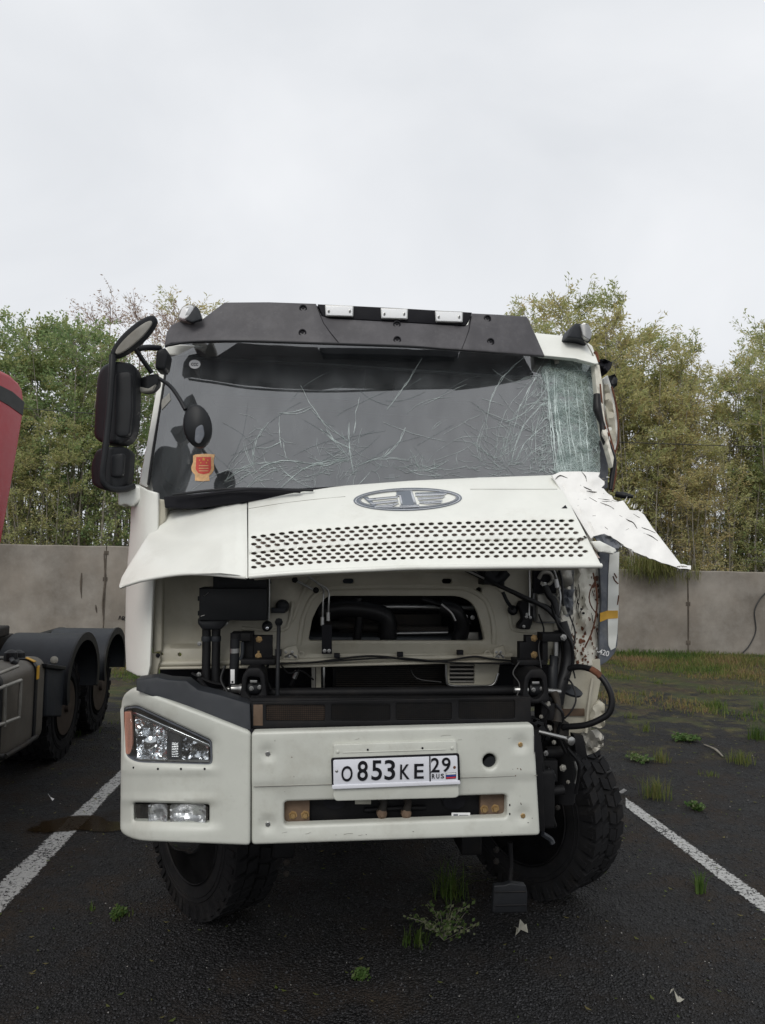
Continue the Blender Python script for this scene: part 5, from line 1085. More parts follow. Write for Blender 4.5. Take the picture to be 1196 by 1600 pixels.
slab('battery_cover', [TU(*p, US - .02) for p in ((74, 1042), (103, 1045), (97, 1120), (72, 1120))], (-.5, 0, 0), 'grey_pl', red, bev=.02)
slab('cover_lid', [TU(*p, US + .01) for p in ((73, 1037), (104, 1041), (103, 1047), (73, 1043))], (-.55, 0, 0), 'black', red, bev=.005)
lathe('white_cap', TU(85, 1031, US - .1), (.3, -.9, .3), [(.034, -.04), (.034, .002), (.028, .006), (0, .006)], 'litter', red, 14)
# mudguards and wheels
def guard(cy, cz, rv, rz, a0, a1, u0, u1, th=.02):
    g = empty('mud_guard', (0, 0, 0), 0, red); n = 22
    def ring(k): a = R(a0 + (a1 - a0) * k / n); return math.cos(a), math.sin(a)
    V = []; Fs = []
    for k in range(n + 1):
        c_, s_ = ring(k)
        for u, q in ((u0, 0), (u1, 0), (u1, th), (u0, th)): V.append((u, cy - (rv - q) * c_, cz + (rz - q) * s_))
    for k in range(n):
        for j in range(4): a = k * 4 + j; b = k * 4 + (j + 1) % 4; Fs.append((a, b, b + 4, a + 4))
    Fs += [(0, 1, 2, 3), tuple(n * 4 + q for q in range(4))]
    mk('guard_shell', V, Fs, 'grey_pl', g, 40)
    V = []; Fs = []
    for k in range(n + 1):
        c_, s_ = ring(k)
        for u, q in ((u1 - .005, -.012), (u1 + .015, -.012), (u1 + .015, .065), (u1 - .005, .065)): V.append((u, cy - (rv - q) * c_, cz + (rz - q) * s_))
    for k in range(n):
        for j in range(4): a = k * 4 + j; b = k * 4 + (j + 1) % 4; Fs.append((a, b, b + 4, a + 4))
    Fs += [(0, 1, 2, 3), tuple(n * 4 + q for q in range(4))]
    mk('guard_lip', V, Fs, 'black', g, 40)
    return g
for xa, xb, yt in ((103, 152, 989), (160, 193, 981)):
    ya, yb_ = TU(xa, 1080).y, TU(xb, 1080).y; cy = (ya + yb_) / 2; rv = (yb_ - ya) / 2; zt = TU((xa + xb) / 2 + 8, yt).z
    guard(cy, .78, rv, zt - .78, -22, 200, US - .66, US)
    wheel('rear_wheel', (US - .30, cy, .5), 0, red, Rr=.5, W=.26, outer=1, nl=20); wheel('rear_wheel', (US - .60, cy, .5), 0, red, Rr=.5, W=.26, outer=1, nl=16)
    tube('rear_axle', [(US - 2.0, cy, .5), (US - .2, cy, .5)], .09, 'blackm', red, 12, raw=True)
    wheel('rear_wheel', (US - 2.1, cy, .5), 0, red, Rr=.5, W=.26, outer=-1, nl=16)
    cube('mud_guard', (US - 2.45, cy - .5, 1.2), (US - 1.75, cy + .5, 1.24), 'grey_pl', red, .01)
ye = TU(190, 1080).y
for s in (US - .82, US - 1.62): cube('chassis_rail', (s - .04, V0 + .2, .85), (s + .04, ye + .3, 1.10), 'blackm', red)
cube('coupling_plate', (US - 1.75, TU(60, 960).y + .2, 1.20), (US - .72, TU(60, 960).y + 1.3, 1.30), 'darkm', red, .02); cube('coupling_base', (US - 1.7, TU(60, 960).y + .1, 1.06), (US - .75, TU(60, 960).y + 1.5, 1.2), 'darkm', red, .02)
for k in range(4): tube('deck_hose', [(US - .9 - .1 * k, V0 + .1, 1.3 + .05 * k), (US - .95 - .1 * k, V0 + .5, 1.1), (US - .9 - .08 * k, V0 + 1.1, 1.12)], .015, 'hose', red, raw=True)
wheel('front_wheel', (US - .2, V0 - .9, .5), 0, red, Rr=.5, W=.28, outer=1, nl=16); wheel('front_wheel', (US - 2.1, V0 - .9, .5), 0, red, Rr=.5, W=.28, outer=-1, nl=16)

# ============================================================ GROUND
def setm(name): m = bpy.data.materials.new(name); m.use_nodes = True; return m, m.node_tree.nodes, m.node_tree.links, m.node_tree.nodes['Principled BSDF']
m, n, l, b = setm('ground_asphalt')
tc = n.new('ShaderNodeTexCoord')
def tex(kind, s, **k):
    x = n.new('ShaderNodeTex' + kind); x.inputs['Scale'].default_value = s
    for a, v in k.items(): x.inputs[a].default_value = v
    l.new(tc.outputs['Object'], x.inputs['Vector']); return x
def ramp(src, p0, p1, c0=(0, 0, 0), c1=(1, 1, 1)):
    r = n.new('ShaderNodeValToRGB'); e = r.color_ramp.elements; e[0].position = p0; e[1].position = p1; e[0].color = (*c0, 1); e[1].color = (*c1, 1); l.new(src, r.inputs[0]); return r
def mixc(f, a, b_, t='MIX'):
    x = n.new('ShaderNodeMix'); x.data_type = 'RGBA'; x.blend_type = t
    for s, i in ((f, 0), (a, 6), (b_, 7)):
        if isinstance(s, (int, float)): x.inputs[i].default_value = s
        elif isinstance(s, tuple): x.inputs[i].default_value = (*s, 1)
        else: l.new(s, x.inputs[i])
    return x.outputs[2]
def math_(op, a, b_=None):
    x = n.new('ShaderNodeMath'); x.operation = op; x.use_clamp = op in ('ADD', 'SUBTRACT')
    for s, i in ((a, 0), (b_, 1)):
        if s is None: continue
        if isinstance(s, (int, float)): x.inputs[i].default_value = s
        else: l.new(s, x.inputs[i])
    return x.outputs[0]
v1 = tex('Voronoi', 75); v2 = tex('Voronoi', 34); n1 = tex('Noise', 260, Detail=3); big = tex('Noise', .55, Detail=6, Roughness=.6); mid = tex('Noise', 2.6, Detail=7, Roughness=.65)
sepc = n.new('ShaderNodeSeparateColor'); l.new(v1.outputs['Color'], sepc.inputs[0])
chip = ramp(sepc.outputs[0], .1, .95, (.003, .003, .0035), (.029, .029, .032))
white = ramp(sepc.outputs[1], .955, .985); base = mixc(math_('MULTIPLY', white.outputs[0], .22), chip.outputs[0], (.16, .16, .155))
gap = ramp(v1.outputs['Distance'], .25, .75, (1, 1, 1), (.28, .28, .28)); base = mixc(1.0, base, gap.outputs[0], 'MULTIPLY')
brown = ramp(mid.outputs['Fac'], .44, .62); bigr = ramp(big.outputs['Fac'], .42, .56)
base = mixc(math_('MULTIPLY', math_('MULTIPLY', brown.outputs[0], bigr.outputs[0]), .8), base, (.030, .020, .012))
# soil and moss towards the wall
sep = n.new('ShaderNodeSeparateXYZ'); l.new(tc.outputs['Object'], sep.inputs[0])
far = n.new('ShaderNodeMapRange'); far.inputs[1].default_value = 7.3; far.inputs[2].default_value = 14.5; l.new(sep.outputs[1], far.inputs[0])
patch = ramp(math_('ADD', math_('MULTIPLY', far.outputs[0], .6), math_('SUBTRACT', math_('MULTIPLY', mid.outputs['Fac'], 1.9), .68)), .42, .62)
gm = tex('Noise', 1.1, Detail=8, Roughness=.7); gr = ramp(gm.outputs['Fac'], .40, .60, (.050, .036, .024), (.050, .062, .020))
yl = tex('Noise', 5, Detail=6); gr2 = mixc(ramp(yl.outputs['Fac'], .5, .7).outputs[0], gr.outputs[0], (.10, .085, .03))
base = mixc(math_('MULTIPLY', patch.outputs[0], ramp(far.outputs[0], .0, .12).outputs[0]), base, gr2); l.new(base, b.inputs['Base Color'])
rg = ramp(mid.outputs['Fac'], .35, .7, (.55, .55, .55), (.92, .92, .92)); l.new(rg.outputs[0], b.inputs['Roughness']); b.inputs['Specular IOR Level'].default_value = .35
hgt = math_('ADD', math_('MULTIPLY', math_('SUBTRACT', 1.0, v1.outputs['Distance']), .6), math_('MULTIPLY', math_('SUBTRACT', 1.0, v2.outputs['Distance']), .25))
bp = n.new('ShaderNodeBump'); bp.inputs['Strength'].default_value = 1; bp.inputs['Distance'].default_value = .03; l.new(hgt, bp.inputs['Height']); l.new(bp.outputs[0], b.inputs['Normal'])
M['ground'] = m
me = bpy.data.meshes.new('ground')
gx = [-300, -60, -20, -8, 8, 20, 60, 300]; gy = [-60, -10, 0, 10, 20, 60, 600]
me.from_pydata([(x, y, 0) for y in gy for x in gx], [], [(j * 8 + i, j * 8 + i + 1, j * 8 + i + 9, j * 8 + i + 8) for j in range(6) for i in range(7)]); me.materials.append(m)
tag(link(bpy.data.objects.new('ground', me)), kind='structure')

# painted bay lines, worn
m, n, l, b = setm('worn_white_paint'); tc = n.new('ShaderNodeTexCoord')
w1 = tex('Noise', 42, Detail=8, Roughness=.75); w2 = tex('Noise', 3, Detail=4); col = ramp(w1.outputs['Fac'], .3, .7, (.27, .27, .26), (.48, .48, .47)); l.new(col.outputs[0], b.inputs['Base Color']); b.inputs['Roughness'].default_value = .8
uvn = n.new('ShaderNodeAttribute'); uvn.attribute_name = 'edge'
al = ramp(math_('ADD', math_('MULTIPLY', uvn.outputs['Fac'], .30), math_('ADD', math_('MULTIPLY', w1.outputs['Fac'], .8), math_('MULTIPLY', w2.outputs['Fac'], .25))), .74, .80); tr = n.new('ShaderNodeBsdfTransparent'); mxs = n.new('ShaderNodeMixShader')
l.new(al.outputs[0], mxs.inputs[0]); l.new(tr.outputs[0], mxs.inputs[1]); l.new(b.outputs[0], mxs.inputs[2]); l.new(mxs.outputs[0], n['Material Output'].inputs[0])
bp = n.new('ShaderNodeBump'); bp.inputs['Strength'].default_value = .6; bp.inputs['Distance'].default_value = .004; l.new(w1.outputs['Fac'], bp.inputs['Height']); l.new(bp.outputs[0], b.inputs['Normal'])
def bayline(name, a0, a1, b0, b1, ext0=0, ext1=0):
    A0, A1, B0, B1 = G(*a0), G(*a1), G(*b0), G(*b1); n_ = 40; V = []; W = []; Fs = []
    for i in range(n_ + 1):
        t = -ext0 + (1 + ext0 + ext1) * i / n_; p = A0.lerp(B0, t); q = A1.lerp(B1, t); d = (q - p)
        for s, e in ((-.12, 0), (.12, 1), (.5, 1.0), (.88, 1), (1.12, 0)): v = p + d * s; V.append((v.x, v.y, .004)); W.append(e)
    for i in range(n_):
        for j in range(4): k = i * 5 + j; Fs.append((k, k + 1, k + 6, k + 5))
    me = bpy.data.meshes.new(name); me.from_pydata(V, [], Fs); me.materials.append(m); at = me.attributes.new('edge', 'FLOAT', 'POINT'); at.data.foreach_set('value', W)
    return tag(link(bpy.data.objects.new(name, me)), kind='structure')
bayline('painted_line', (0, 1378), (0, 1432), (184, 1207), (184, 1231), .25, .35); bayline('painted_line', (978, 1246), (978, 1262), (1196, 1402), (1196, 1430), 0, .25)
# puddle
m, n, l, b = setm('brown_puddle'); b.inputs['Base Color'].default_value = (.030, .019, .009, 1); b.inputs['Roughness'].default_value = .12; tc = n.new('ShaderNodeTexCoord')
w1 = tex('Noise', 9, Detail=5); bp = n.new('ShaderNodeBump'); bp.inputs['Strength'].default_value = .08; bp.inputs['Distance'].default_value = .005; l.new(w1.outputs['Fac'], bp.inputs['Height']); l.new(bp.outputs[0], b.inputs['Normal'])
uvn = n.new('ShaderNodeAttribute'); uvn.attribute_name = 'edge'; w2 = tex('Noise', 30, Detail=6)
al = ramp(math_('ADD', math_('MULTIPLY', uvn.outputs['Fac'], .8), math_('MULTIPLY', w2.outputs['Fac'], .5)), .42, .66); tr = n.new('ShaderNodeBsdfTransparent'); mxs = n.new('ShaderNodeMixShader')
l.new(math_('MULTIPLY', al.outputs[0], .8), mxs.inputs[0]); l.new(tr.outputs[0], mxs.inputs[1]); l.new(b.outputs[0], mxs.inputs[2]); l.new(mxs.outputs[0], n['Material Output'].inputs[0])
def puddle(px, py, rx, ry):
    c = G(px, py); V = [(c.x, c.y, .008)]; W = [1]; n_ = 28
    for k in range(n_):
        a = 2 * math.pi * k / n_; q = 1 + .22 * math.sin(3 * a + px) + .12 * math.sin(5 * a)
        for f, e in ((.7, .9), (1, 0)): V.append((c.x + rx * q * f * math.cos(a), c.y + ry * q * f * math.sin(a), .008)); W.append(e)
    Fs = []
    for k in range(n_):
        a = 1 + 2 * k; b_ = 1 + 2 * ((k + 1) % n_); Fs += [(0, a, b_), (a, a + 1, b_ + 1, b_)]
    me = bpy.data.meshes.new('puddle'); me.from_pydata(V, [], Fs); me.materials.append(m); at = me.attributes.new('edge', 'FLOAT', 'POINT'); at.data.foreach_set('value', W); tag(link(bpy.data.objects.new('puddle', me)), kind='structure')
puddle(128, 1290, .42, .18)

# ============================================================ SMALL GROWTH AND LOOSE STUFF
NR = np.random.default_rng(5)
def arrmesh(name, V, Fn, k, m, tint=None, smooth=False):
    me = bpy.data.meshes.new(name); nv = len(V); nf = len(Fn)
    me.vertices.add(nv); me.vertices.foreach_set('co', np.asarray(V, np.float32).ravel()); me.loops.add(nf * k); me.loops.foreach_set('vertex_index', np.asarray(Fn, np.int32).ravel())
    me.polygons.add(nf); me.polygons.foreach_set('loop_start', np.arange(nf, dtype=np.int32) * k)
    try: me.polygons.foreach_set('loop_total', np.full(nf, k, np.int32))
    except Exception: pass
    if smooth: me.polygons.foreach_set('use_smooth', np.ones(nf, bool))
    if tint is not None: a = me.attributes.new('tint', 'FLOAT', 'POINT'); a.data.foreach_set('value', np.asarray(tint, np.float32))
    me.materials.append(M[m]); me.update(calc_edges=True); return me
def fbm(x, y, s): return np.array([mn.fractal(Vector((a / s, b_ / s, 3.3)), .8, 2.0, 4) for a, b_ in zip(x, y)])
def blades(P, H, lean, wd, tint, name, m):
    k = len(P); a = NR.uniform(0, 2 * np.pi, k); d = np.stack([np.cos(a), np.sin(a), np.zeros(k)], 1); s = np.stack([-np.sin(a), np.cos(a), np.zeros(k)], 1)
    up = np.array([0, 0, 1.]); w_ = wd[:, None] * .5; ln = lean[:, None]; h = H[:, None]
    p0 = P - s * w_; p1 = P + s * w_; m0 = P + up * h * .55 + d * h * ln * .3 - s * w_ * .7; m1 = m0 + s * w_ * 1.4; t = P + up * h * (1 - .35 * ln) + d * h * ln
    V = np.stack([p0, p1, m1, m0, t], 1).reshape(-1, 3); i = np.arange(k)[:, None] * 5
    F1 = np.concatenate([i + np.array([[0, 1, 2]]), i + np.array([[0, 2, 3]]), i + np.array([[3, 2, 4]])]); return arrmesh(name, V, F1, 3, m, np.repeat(tint, 5))
def in_view(x, y): return (x > -.60 * y - .5) & (x < .60 * y + .5)
k = 150000; x = NR.uniform(-11, 11, k); y = NR.uniform(8.2, 16.95, k); ok = in_view(x, y); x, y = x[ok], y[ok]
f1 = fbm(x, y, 1.3); f2 = fbm(x + 50, y, 3.2); dens_ = np.clip((y - 8.6) / 6, 0, 1) * 1.5 + f1 * 1.7 + f2 * 1.5 - .78 + np.clip((y - 14.5) / 3, 0, 1) * .6
ok = NR.uniform(0, 1, len(x)) < dens_; x, y, f2 = x[ok], y[ok], f2[ok]
P = np.stack([x, y, np.zeros(len(x))], 1); t = np.clip(.50 + .55 * fbm(x, y + 20, 1.4) + NR.normal(0, .16, len(x)) - .28 * np.clip((y - 15.3) / 1.5, 0, 1), 0, 1)
tag(link(bpy.data.objects.new('grass', blades(P, NR.uniform(.02, .12, len(x)) * (.6 + .8 * np.clip(f2 + .5, 0, 1)), NR.uniform(.2, 1.3, len(x)), NR.uniform(.006, .014, len(x)), t, 'grass', 'grass'))), kind='stuff')
# stones and chips lying loose
def stones(name, k, x0, x1, y0, y1, s0, s1, m, z=.002):
    x = NR.uniform(x0, x1, k); y = y0 + (y1 - y0) * NR.uniform(0, 1, k) ** 1.3; s = NR.uniform(s0, s1, k) * NR.uniform(.6, 1, k)
    o = np.array([(1, 0, 0), (0, 1, 0), (-1, 0, 0), (0, -1, 0), (0, 0, .8), (0, 0, -.5)]); V = o[None] * s[:, None, None] * NR.uniform(.5, 1.3, (k, 6, 3))
    a = NR.uniform(0, 6.28, k); c_, s_ = np.cos(a), np.sin(a); X = V[..., 0] * c_[:, None] - V[..., 1] * s_[:, None]; Y = V[..., 0] * s_[:, None] + V[..., 1] * c_[:, None]; V[..., 0] = X + x[:, None]; V[..., 1] = Y + y[:, None]; V[..., 2] += z
    Fx = np.array([(0, 1, 4), (1, 2, 4), (2, 3, 4), (3, 0, 4), (1, 0, 5), (2, 1, 5), (3, 2, 5), (0, 3, 5)]); F_ = (np.arange(k)[:, None, None] * 6 + Fx[None]).reshape(-1, 3)
    tag(link(bpy.data.objects.new(name, arrmesh(name, V.reshape(-1, 3), F_, 3, m))), kind='stuff')
M['gdark'] = mat('dark_chippings', (.021, .021, .023), .6, var=.7, vscale=30); M['gpale'] = mat('pale_chippings', (.26, .25, .235), .8, var=.5, vscale=12)
stones('gravel', 44000, -4.2, 4.6, 2.3, 9, .0035, .013, 'gdark'); stones('pale_gravel', 1500, -4.5, 6, 2.3, 11, .002, .007, 'gpale')
# fallen leaves
k = 3200; x = NR.uniform(-6, 10, k); y = NR.uniform(3, 16, k); a = NR.uniform(0, 6.28, k); s = NR.uniform(.008, .022, k); sh = np.array([(-1, 0, .3), (0, -.4, .1), (1, 0, .4), (0, .4, .15)])
V = sh[None] * s[:, None, None]; X = V[..., 0] * np.cos(a)[:, None] - V[..., 1] * np.sin(a)[:, None] + x[:, None]; Y = V[..., 0] * np.sin(a)[:, None] + V[..., 1] * np.cos(a)[:, None] + y[:, None]
V = np.stack([X, Y, V[..., 2] + .006], 2).reshape(-1, 3); tag(link(bpy.data.objects.new('fallen_leaves', arrmesh('fallen_leaves', V, np.arange(k * 4).reshape(-1, 4), 4, 'tuft', np.repeat(NR.uniform(.5, 1.1, k), 4)))), kind='stuff')

def tuft(px, py, k, h, spread, label, tint=.4, seed=0, lean=.7, name='grass_tuft', wd=.006):
    c = G(px, py); r = np.minimum(np.abs(NR.normal(0, spread, k)), 1.6 * spread); a = NR.uniform(0, 6.28, k); P = np.stack([r * np.cos(a), r * np.sin(a), np.zeros(k)], 1)
    me = blades(P, h * NR.uniform(.35, 1, k), lean * NR.uniform(.1, 1.1, k), NR.uniform(.6, 1.3, k) * wd, np.clip(NR.normal(tint, .16, k), 0, 1), name, 'tuft')
    o = link(bpy.data.objects.new(name, me)); o.location = (c.x, c.y, 0); return tag(o, label, 'grass tuft', 'grass tufts growing through the asphalt')
tuft(1094, 1395, 46, .17, .022, 'spiky lone grass tuft on asphalt beside the white line at lower right', .35, wd=.008)
tuft(1025, 1246, 170, .24, .085, 'tall yellowish grass clump just right of the front tyre, above the line end', .62)
tuft(1010, 1142, 60, .16, .06, 'small yellow grass tuft nearest the hanging white panel, in dark soil', .75); tuft(986, 1122, 50, .13, .05, 'low yellow-green tuft beside the black hose loop', .65)
tuft(1034, 1190, 90, .17, .06, 'brownish mid-size grass tuft above the tall clump', .8); tuft(1184, 1155, 130, .24, .08, 'bright green grass tuft at the right edge of the lot', .3)
tuft(1157, 1192, 150, .18, .09, 'wide dry grass clump near the right edge', .78); tuft(992, 1184, 60, .09, .07, 'flat low weed patch right behind the tyre top', .45)
tuft(1108, 1212, 40, .07, .06, 'sparse flat tuft in the middle of the bare soil at right', .6); tuft(1120, 1105, 120, .18, .11, 'broad green clump halfway to the wall at right', .45)
tuft(1190, 1110, 70, .2, .08, 'tall thin green tuft close to the right frame edge, farther back', .35)
tuft(705, 1402, 110, .26, .07, 'dark grass clump under the bumper left of the hanging step plate', .3, lean=1.0); tuft(652, 1475, 60, .12, .05, 'low grass tuft left of the leafy chickweed', .35)
tuft(190, 1432, 40, .06, .04, 'faint green tuft on asphalt left of the front wheel', .3); tuft(143, 1422, 16, .05, .02, 'tiny green sprig close to the left white line', .3); tuft(112, 1148, 40, .08, .06, 'small green tuft on the dark ground beside the red truck wheels', .3)
def weedplant(px, py, stems, h, spread, label, tint, leaf=.014, cat_='weed', name='weed'):
    c = G(px, py); e = empty(name, (c.x, c.y, 0)); SV = []; SF = []; LV = []; LT = []
    for s in range(stems):
        a = rnd.uniform(0, 6.28); d = spread * rnd.uniform(.3, 1); p = [Vector((0, 0, 0)), Vector((math.cos(a) * d * .5, math.sin(a) * d * .5, h * rnd.uniform(.4, .8))), Vector((math.cos(a) * d, math.sin(a) * d, h * rnd.uniform(.5, 1)))]
        Q = cat(p, 4); v, f_ = tube_geo(Q, .0014, 3); SF += [tuple(i + len(SV) for i in q) for q in f_]; SV += v
        for q in Q[2:]:
            for j in range(3):
                o = q + Vector((rnd.gauss(0, .014), rnd.gauss(0, .014), rnd.gauss(.004, .008))); n_ = Vector((rnd.gauss(0, .5), rnd.gauss(-.2, .5), 1)).normalized(); t1 = n_.orthogonal().normalized(); t2 = n_.cross(t1); r = leaf * rnd.uniform(.6, 1.2)
                LV += [o + t1 * r, o + t2 * r * .6, o - t1 * r, o - t2 * r * .6]; LT += [min(1, max(0, rnd.gauss(tint, .25)))] * 4
    mk('stem', SV, SF, 'bark', e, 0, recalc=False); me = arrmesh('leaves', np.array([tuple(v) for v in LV]), np.arange(len(LV)).reshape(-1, 4), 4, 'weed', LT); tag(link(bpy.data.objects.new('leaves', me), e), kind='stuff')
    return tag(e, label, cat_)
weedplant(694, 1470, 16, .16, .20, 'leafy chickweed with pale tips on the asphalt in front of the truck', .7)
weedplant(1073, 1158, 40, .06, .16, 'bright green leafy weed mat on soil between truck and right edge', .25, .022)
weedplant(1000, 1190, 20, .05, .14, 'low dull leafy weed patch right of the tyre shoulder', .5, .018); weedplant(1088, 1266, 14, .05, .07, 'small round-leaved weed right of the tall yellowish clump', .35, .018)
weedplant(565, 1530, 8, .03, .022, 'tiny green seedling at the bottom middle of the lot', .2, .012); weedplant(185, 1430, 10, .03, .05, 'faint low weed left of the front wheel', .25, .012)
# litter
def litter(px, py, pts, label, m='litter', s=1.0, name='litter_scrap', cat_='litter'):
    c = G(px, py); n_ = len(pts); V = [(x * s, y * s, .004 + .018 * s * 10 * abs(mn.noise(Vector((x * 40, y * 40, px))))) for x, y in pts]; V.append((0, 0, .02)); F_ = [(i, (i + 1) % n_, n_) for i in range(n_)]
    o = mk(name, V, F_, m, None, 0); md = o.modifiers.new('thick', 'SOLIDIFY'); md.thickness = .0015; o.location = (c.x, c.y, 0); return tag(o, label, cat_)
litter(814, 1458, [(-.045, -.05), (-.03, -.01), (-.035, .05), (-.01, .03), (.01, .035), (.045, .03), (.05, .0), (.02, -.005), (-.01, -.02), (-.03, -.05)], 'crumpled whitish leaf lying below the hanging step plate', s=.8, name='crumpled_leaf', cat_='leaf')
litter(1062, 1568, [(-.05, .01), (-.03, .025), (.0, .01), (.04, -.01), (.045, -.02), (.0, -.022), (-.03, -.01)], 'flat pale leaf on the asphalt near the lower right corner', s=.42, name='pale_leaf', cat_='leaf')
litter(1050, 1556, [(-.02, -.008), (.0, .01), (.02, .004), (.01, -.01)], 'small yellowish leaf scrap beside the flat pale leaf', 'litter', .6, 'leaf_scrap', 'leaf')
litter(80, 1252, [(-.03, -.008), (-.01, .01), (.03, .008), (.02, -.01)], 'small white scrap near the left white line and puddle', 'whitep', .8)
litter(972, 1243, [(-.05, -.02), (-.03, .03), (.02, .02), (.05, -.01), (.01, -.04)], 'white paint flake at the end of the right line', 'whitep', .8, 'paint_flake', 'paint flake')
# thin fallen branch on the soil at right
P0, P1, P2 = G(1100, 1165), G(1118, 1174), G(1130, 1184)
o = tube('fallen_branch', [P0 + Vector((0, 0, .015)), P1 + Vector((0, 0, .02)), P2 + Vector((0, 0, .012))], [.006, .014, .008], 'bark', None, 6, raw=True); tag(o, 'dark thin branch lying on the bare soil at right', 'branch')

# ============================================================ CONCRETE WALL
WYD = G(1080, 1021).y
cw = empty('concrete_wall', (0, WYD, 0)); tag(cw, 'long grey stained concrete panel wall behind the trucks', 'wall')
JX = [WY(x, 900, WYD).x for x in (165, 620, 1075)]; pw = (JX[2] - JX[0]) / 2; x = JX[0] - pw * 4; k = 0
M['cpanel'] = M['concrete']
for k in range(11):
    x0 = x + k * pw; x1 = x0 + pw; xm = (x0 + x1) / 2
    zt = 2.17 if xm < JX[1] else 1.875
    nn = 26; V = []; Fs = []
    for i in range(nn + 1):
        t = i / nn; xx = x0 + .012 + (pw - .024) * t; zz = zt + .014 * mn.noise(Vector((xx * 1.7, 0, 5))) + .01 * mn.noise(Vector((xx * 7, 0, 9)))
        zb = -.15
        V += [(xx, 0, zb), (xx, 0, zz - .02), (xx, .015, zz), (xx, .15, zz), (xx, .16, zb)]
    for i in range(nn):
        for j in range(4): a = i * 5 + j; Fs.append((a, a + 1, a + 6, a + 5))
    Fs += [(0, 1, 2, 3, 4), tuple(nn * 5 + q for q in range(5))]
    mk('concrete_panel', V, Fs, 'concrete', cw, 30)
    cube('joint_filler', (x1 - .03, .02, 0), (x1 + .03, .14, zt - .05), 'cstain', cw, .004)
    tube('joint_strap', [(x1 - .004, -.012, zt - .12 - .0), (x1 + .01, -.014, zt * .5), (x1, -.012, .08)], .011, 'cstain' , cw, 6, raw=True)
    for z in (zt - .15, zt - .75, .25): cube('weld_plate', (x1 - .05, -.014, z - .05), (x1 + .05, -.002, z + .04), 'cstain', cw, .003)
def wst(px, py): p = WY(px, py, WYD); return Vector((p.x, -.006, p.z))
for pts, r in (([(163, 865), (165, 905), (161, 945), (163, 975)], .03), ([(128, 895), (127, 915), (128, 935)], .03), ([(150, 945), (151, 953), (152, 958)], .02)):
    tube('stain_streak', [wst(*p) for p in pts], [r * .4, r, r * .7, .004], 'cstain', cw, 6, raw=True)
for s_ in ([(186, 968), (188, 962), (190, 968), (189, 966)], [(192, 969), (192, 963), (196, 965), (192, 967), (196, 969)], [(199, 968), (197, 965), (200, 963)]): tube('scribble', [wst(*p) for p in s_], .010, 'ink', cw, 5, raw=True, seg=2)
def pst(pts, m, wd):                                       # chalky smears wiped across the left panel
    for k_ in range(5):
        o_ = rnd.uniform(-6, 6); tube('pale_smear', [wst(x_ + rnd.uniform(-3, 3), y_ + o_) + Vector((0, .004, 0)) for x_, y_ in pts], [.002, wd * rnd.uniform(.3, 1), wd * .5, .001], m, cw, 6, raw=True)
M['smear'] = mat('chalky_smear', (.30, .29, .27), .95, var=.2, vscale=20)
cwire = tube('hanging_cable', [wst(1200, 922), wst(1187, 935), wst(1178, 955), wst(1180, 985), wst(1170, 1008), wst(1158, 1021)], .014, 'wire', None, 6, raw=True); cwire.location = (0, WYD - .03, 0); tag(cwire, 'dark cable hanging down the wall at the right edge', 'cable')
a_, b2 = WY(-80, 630, WYD + 1), WY(1290, 702, WYD + 1)
tag(tube('overhead_wire', [a_, a_.lerp(b2, .33) - Vector((0, 0, .12)), a_.lerp(b2, .66) - Vector((0, 0, .12)), b2], .010, 'wire', None, 5, raw=True), 'thin dark wire crossing in front of the trees', 'wire')

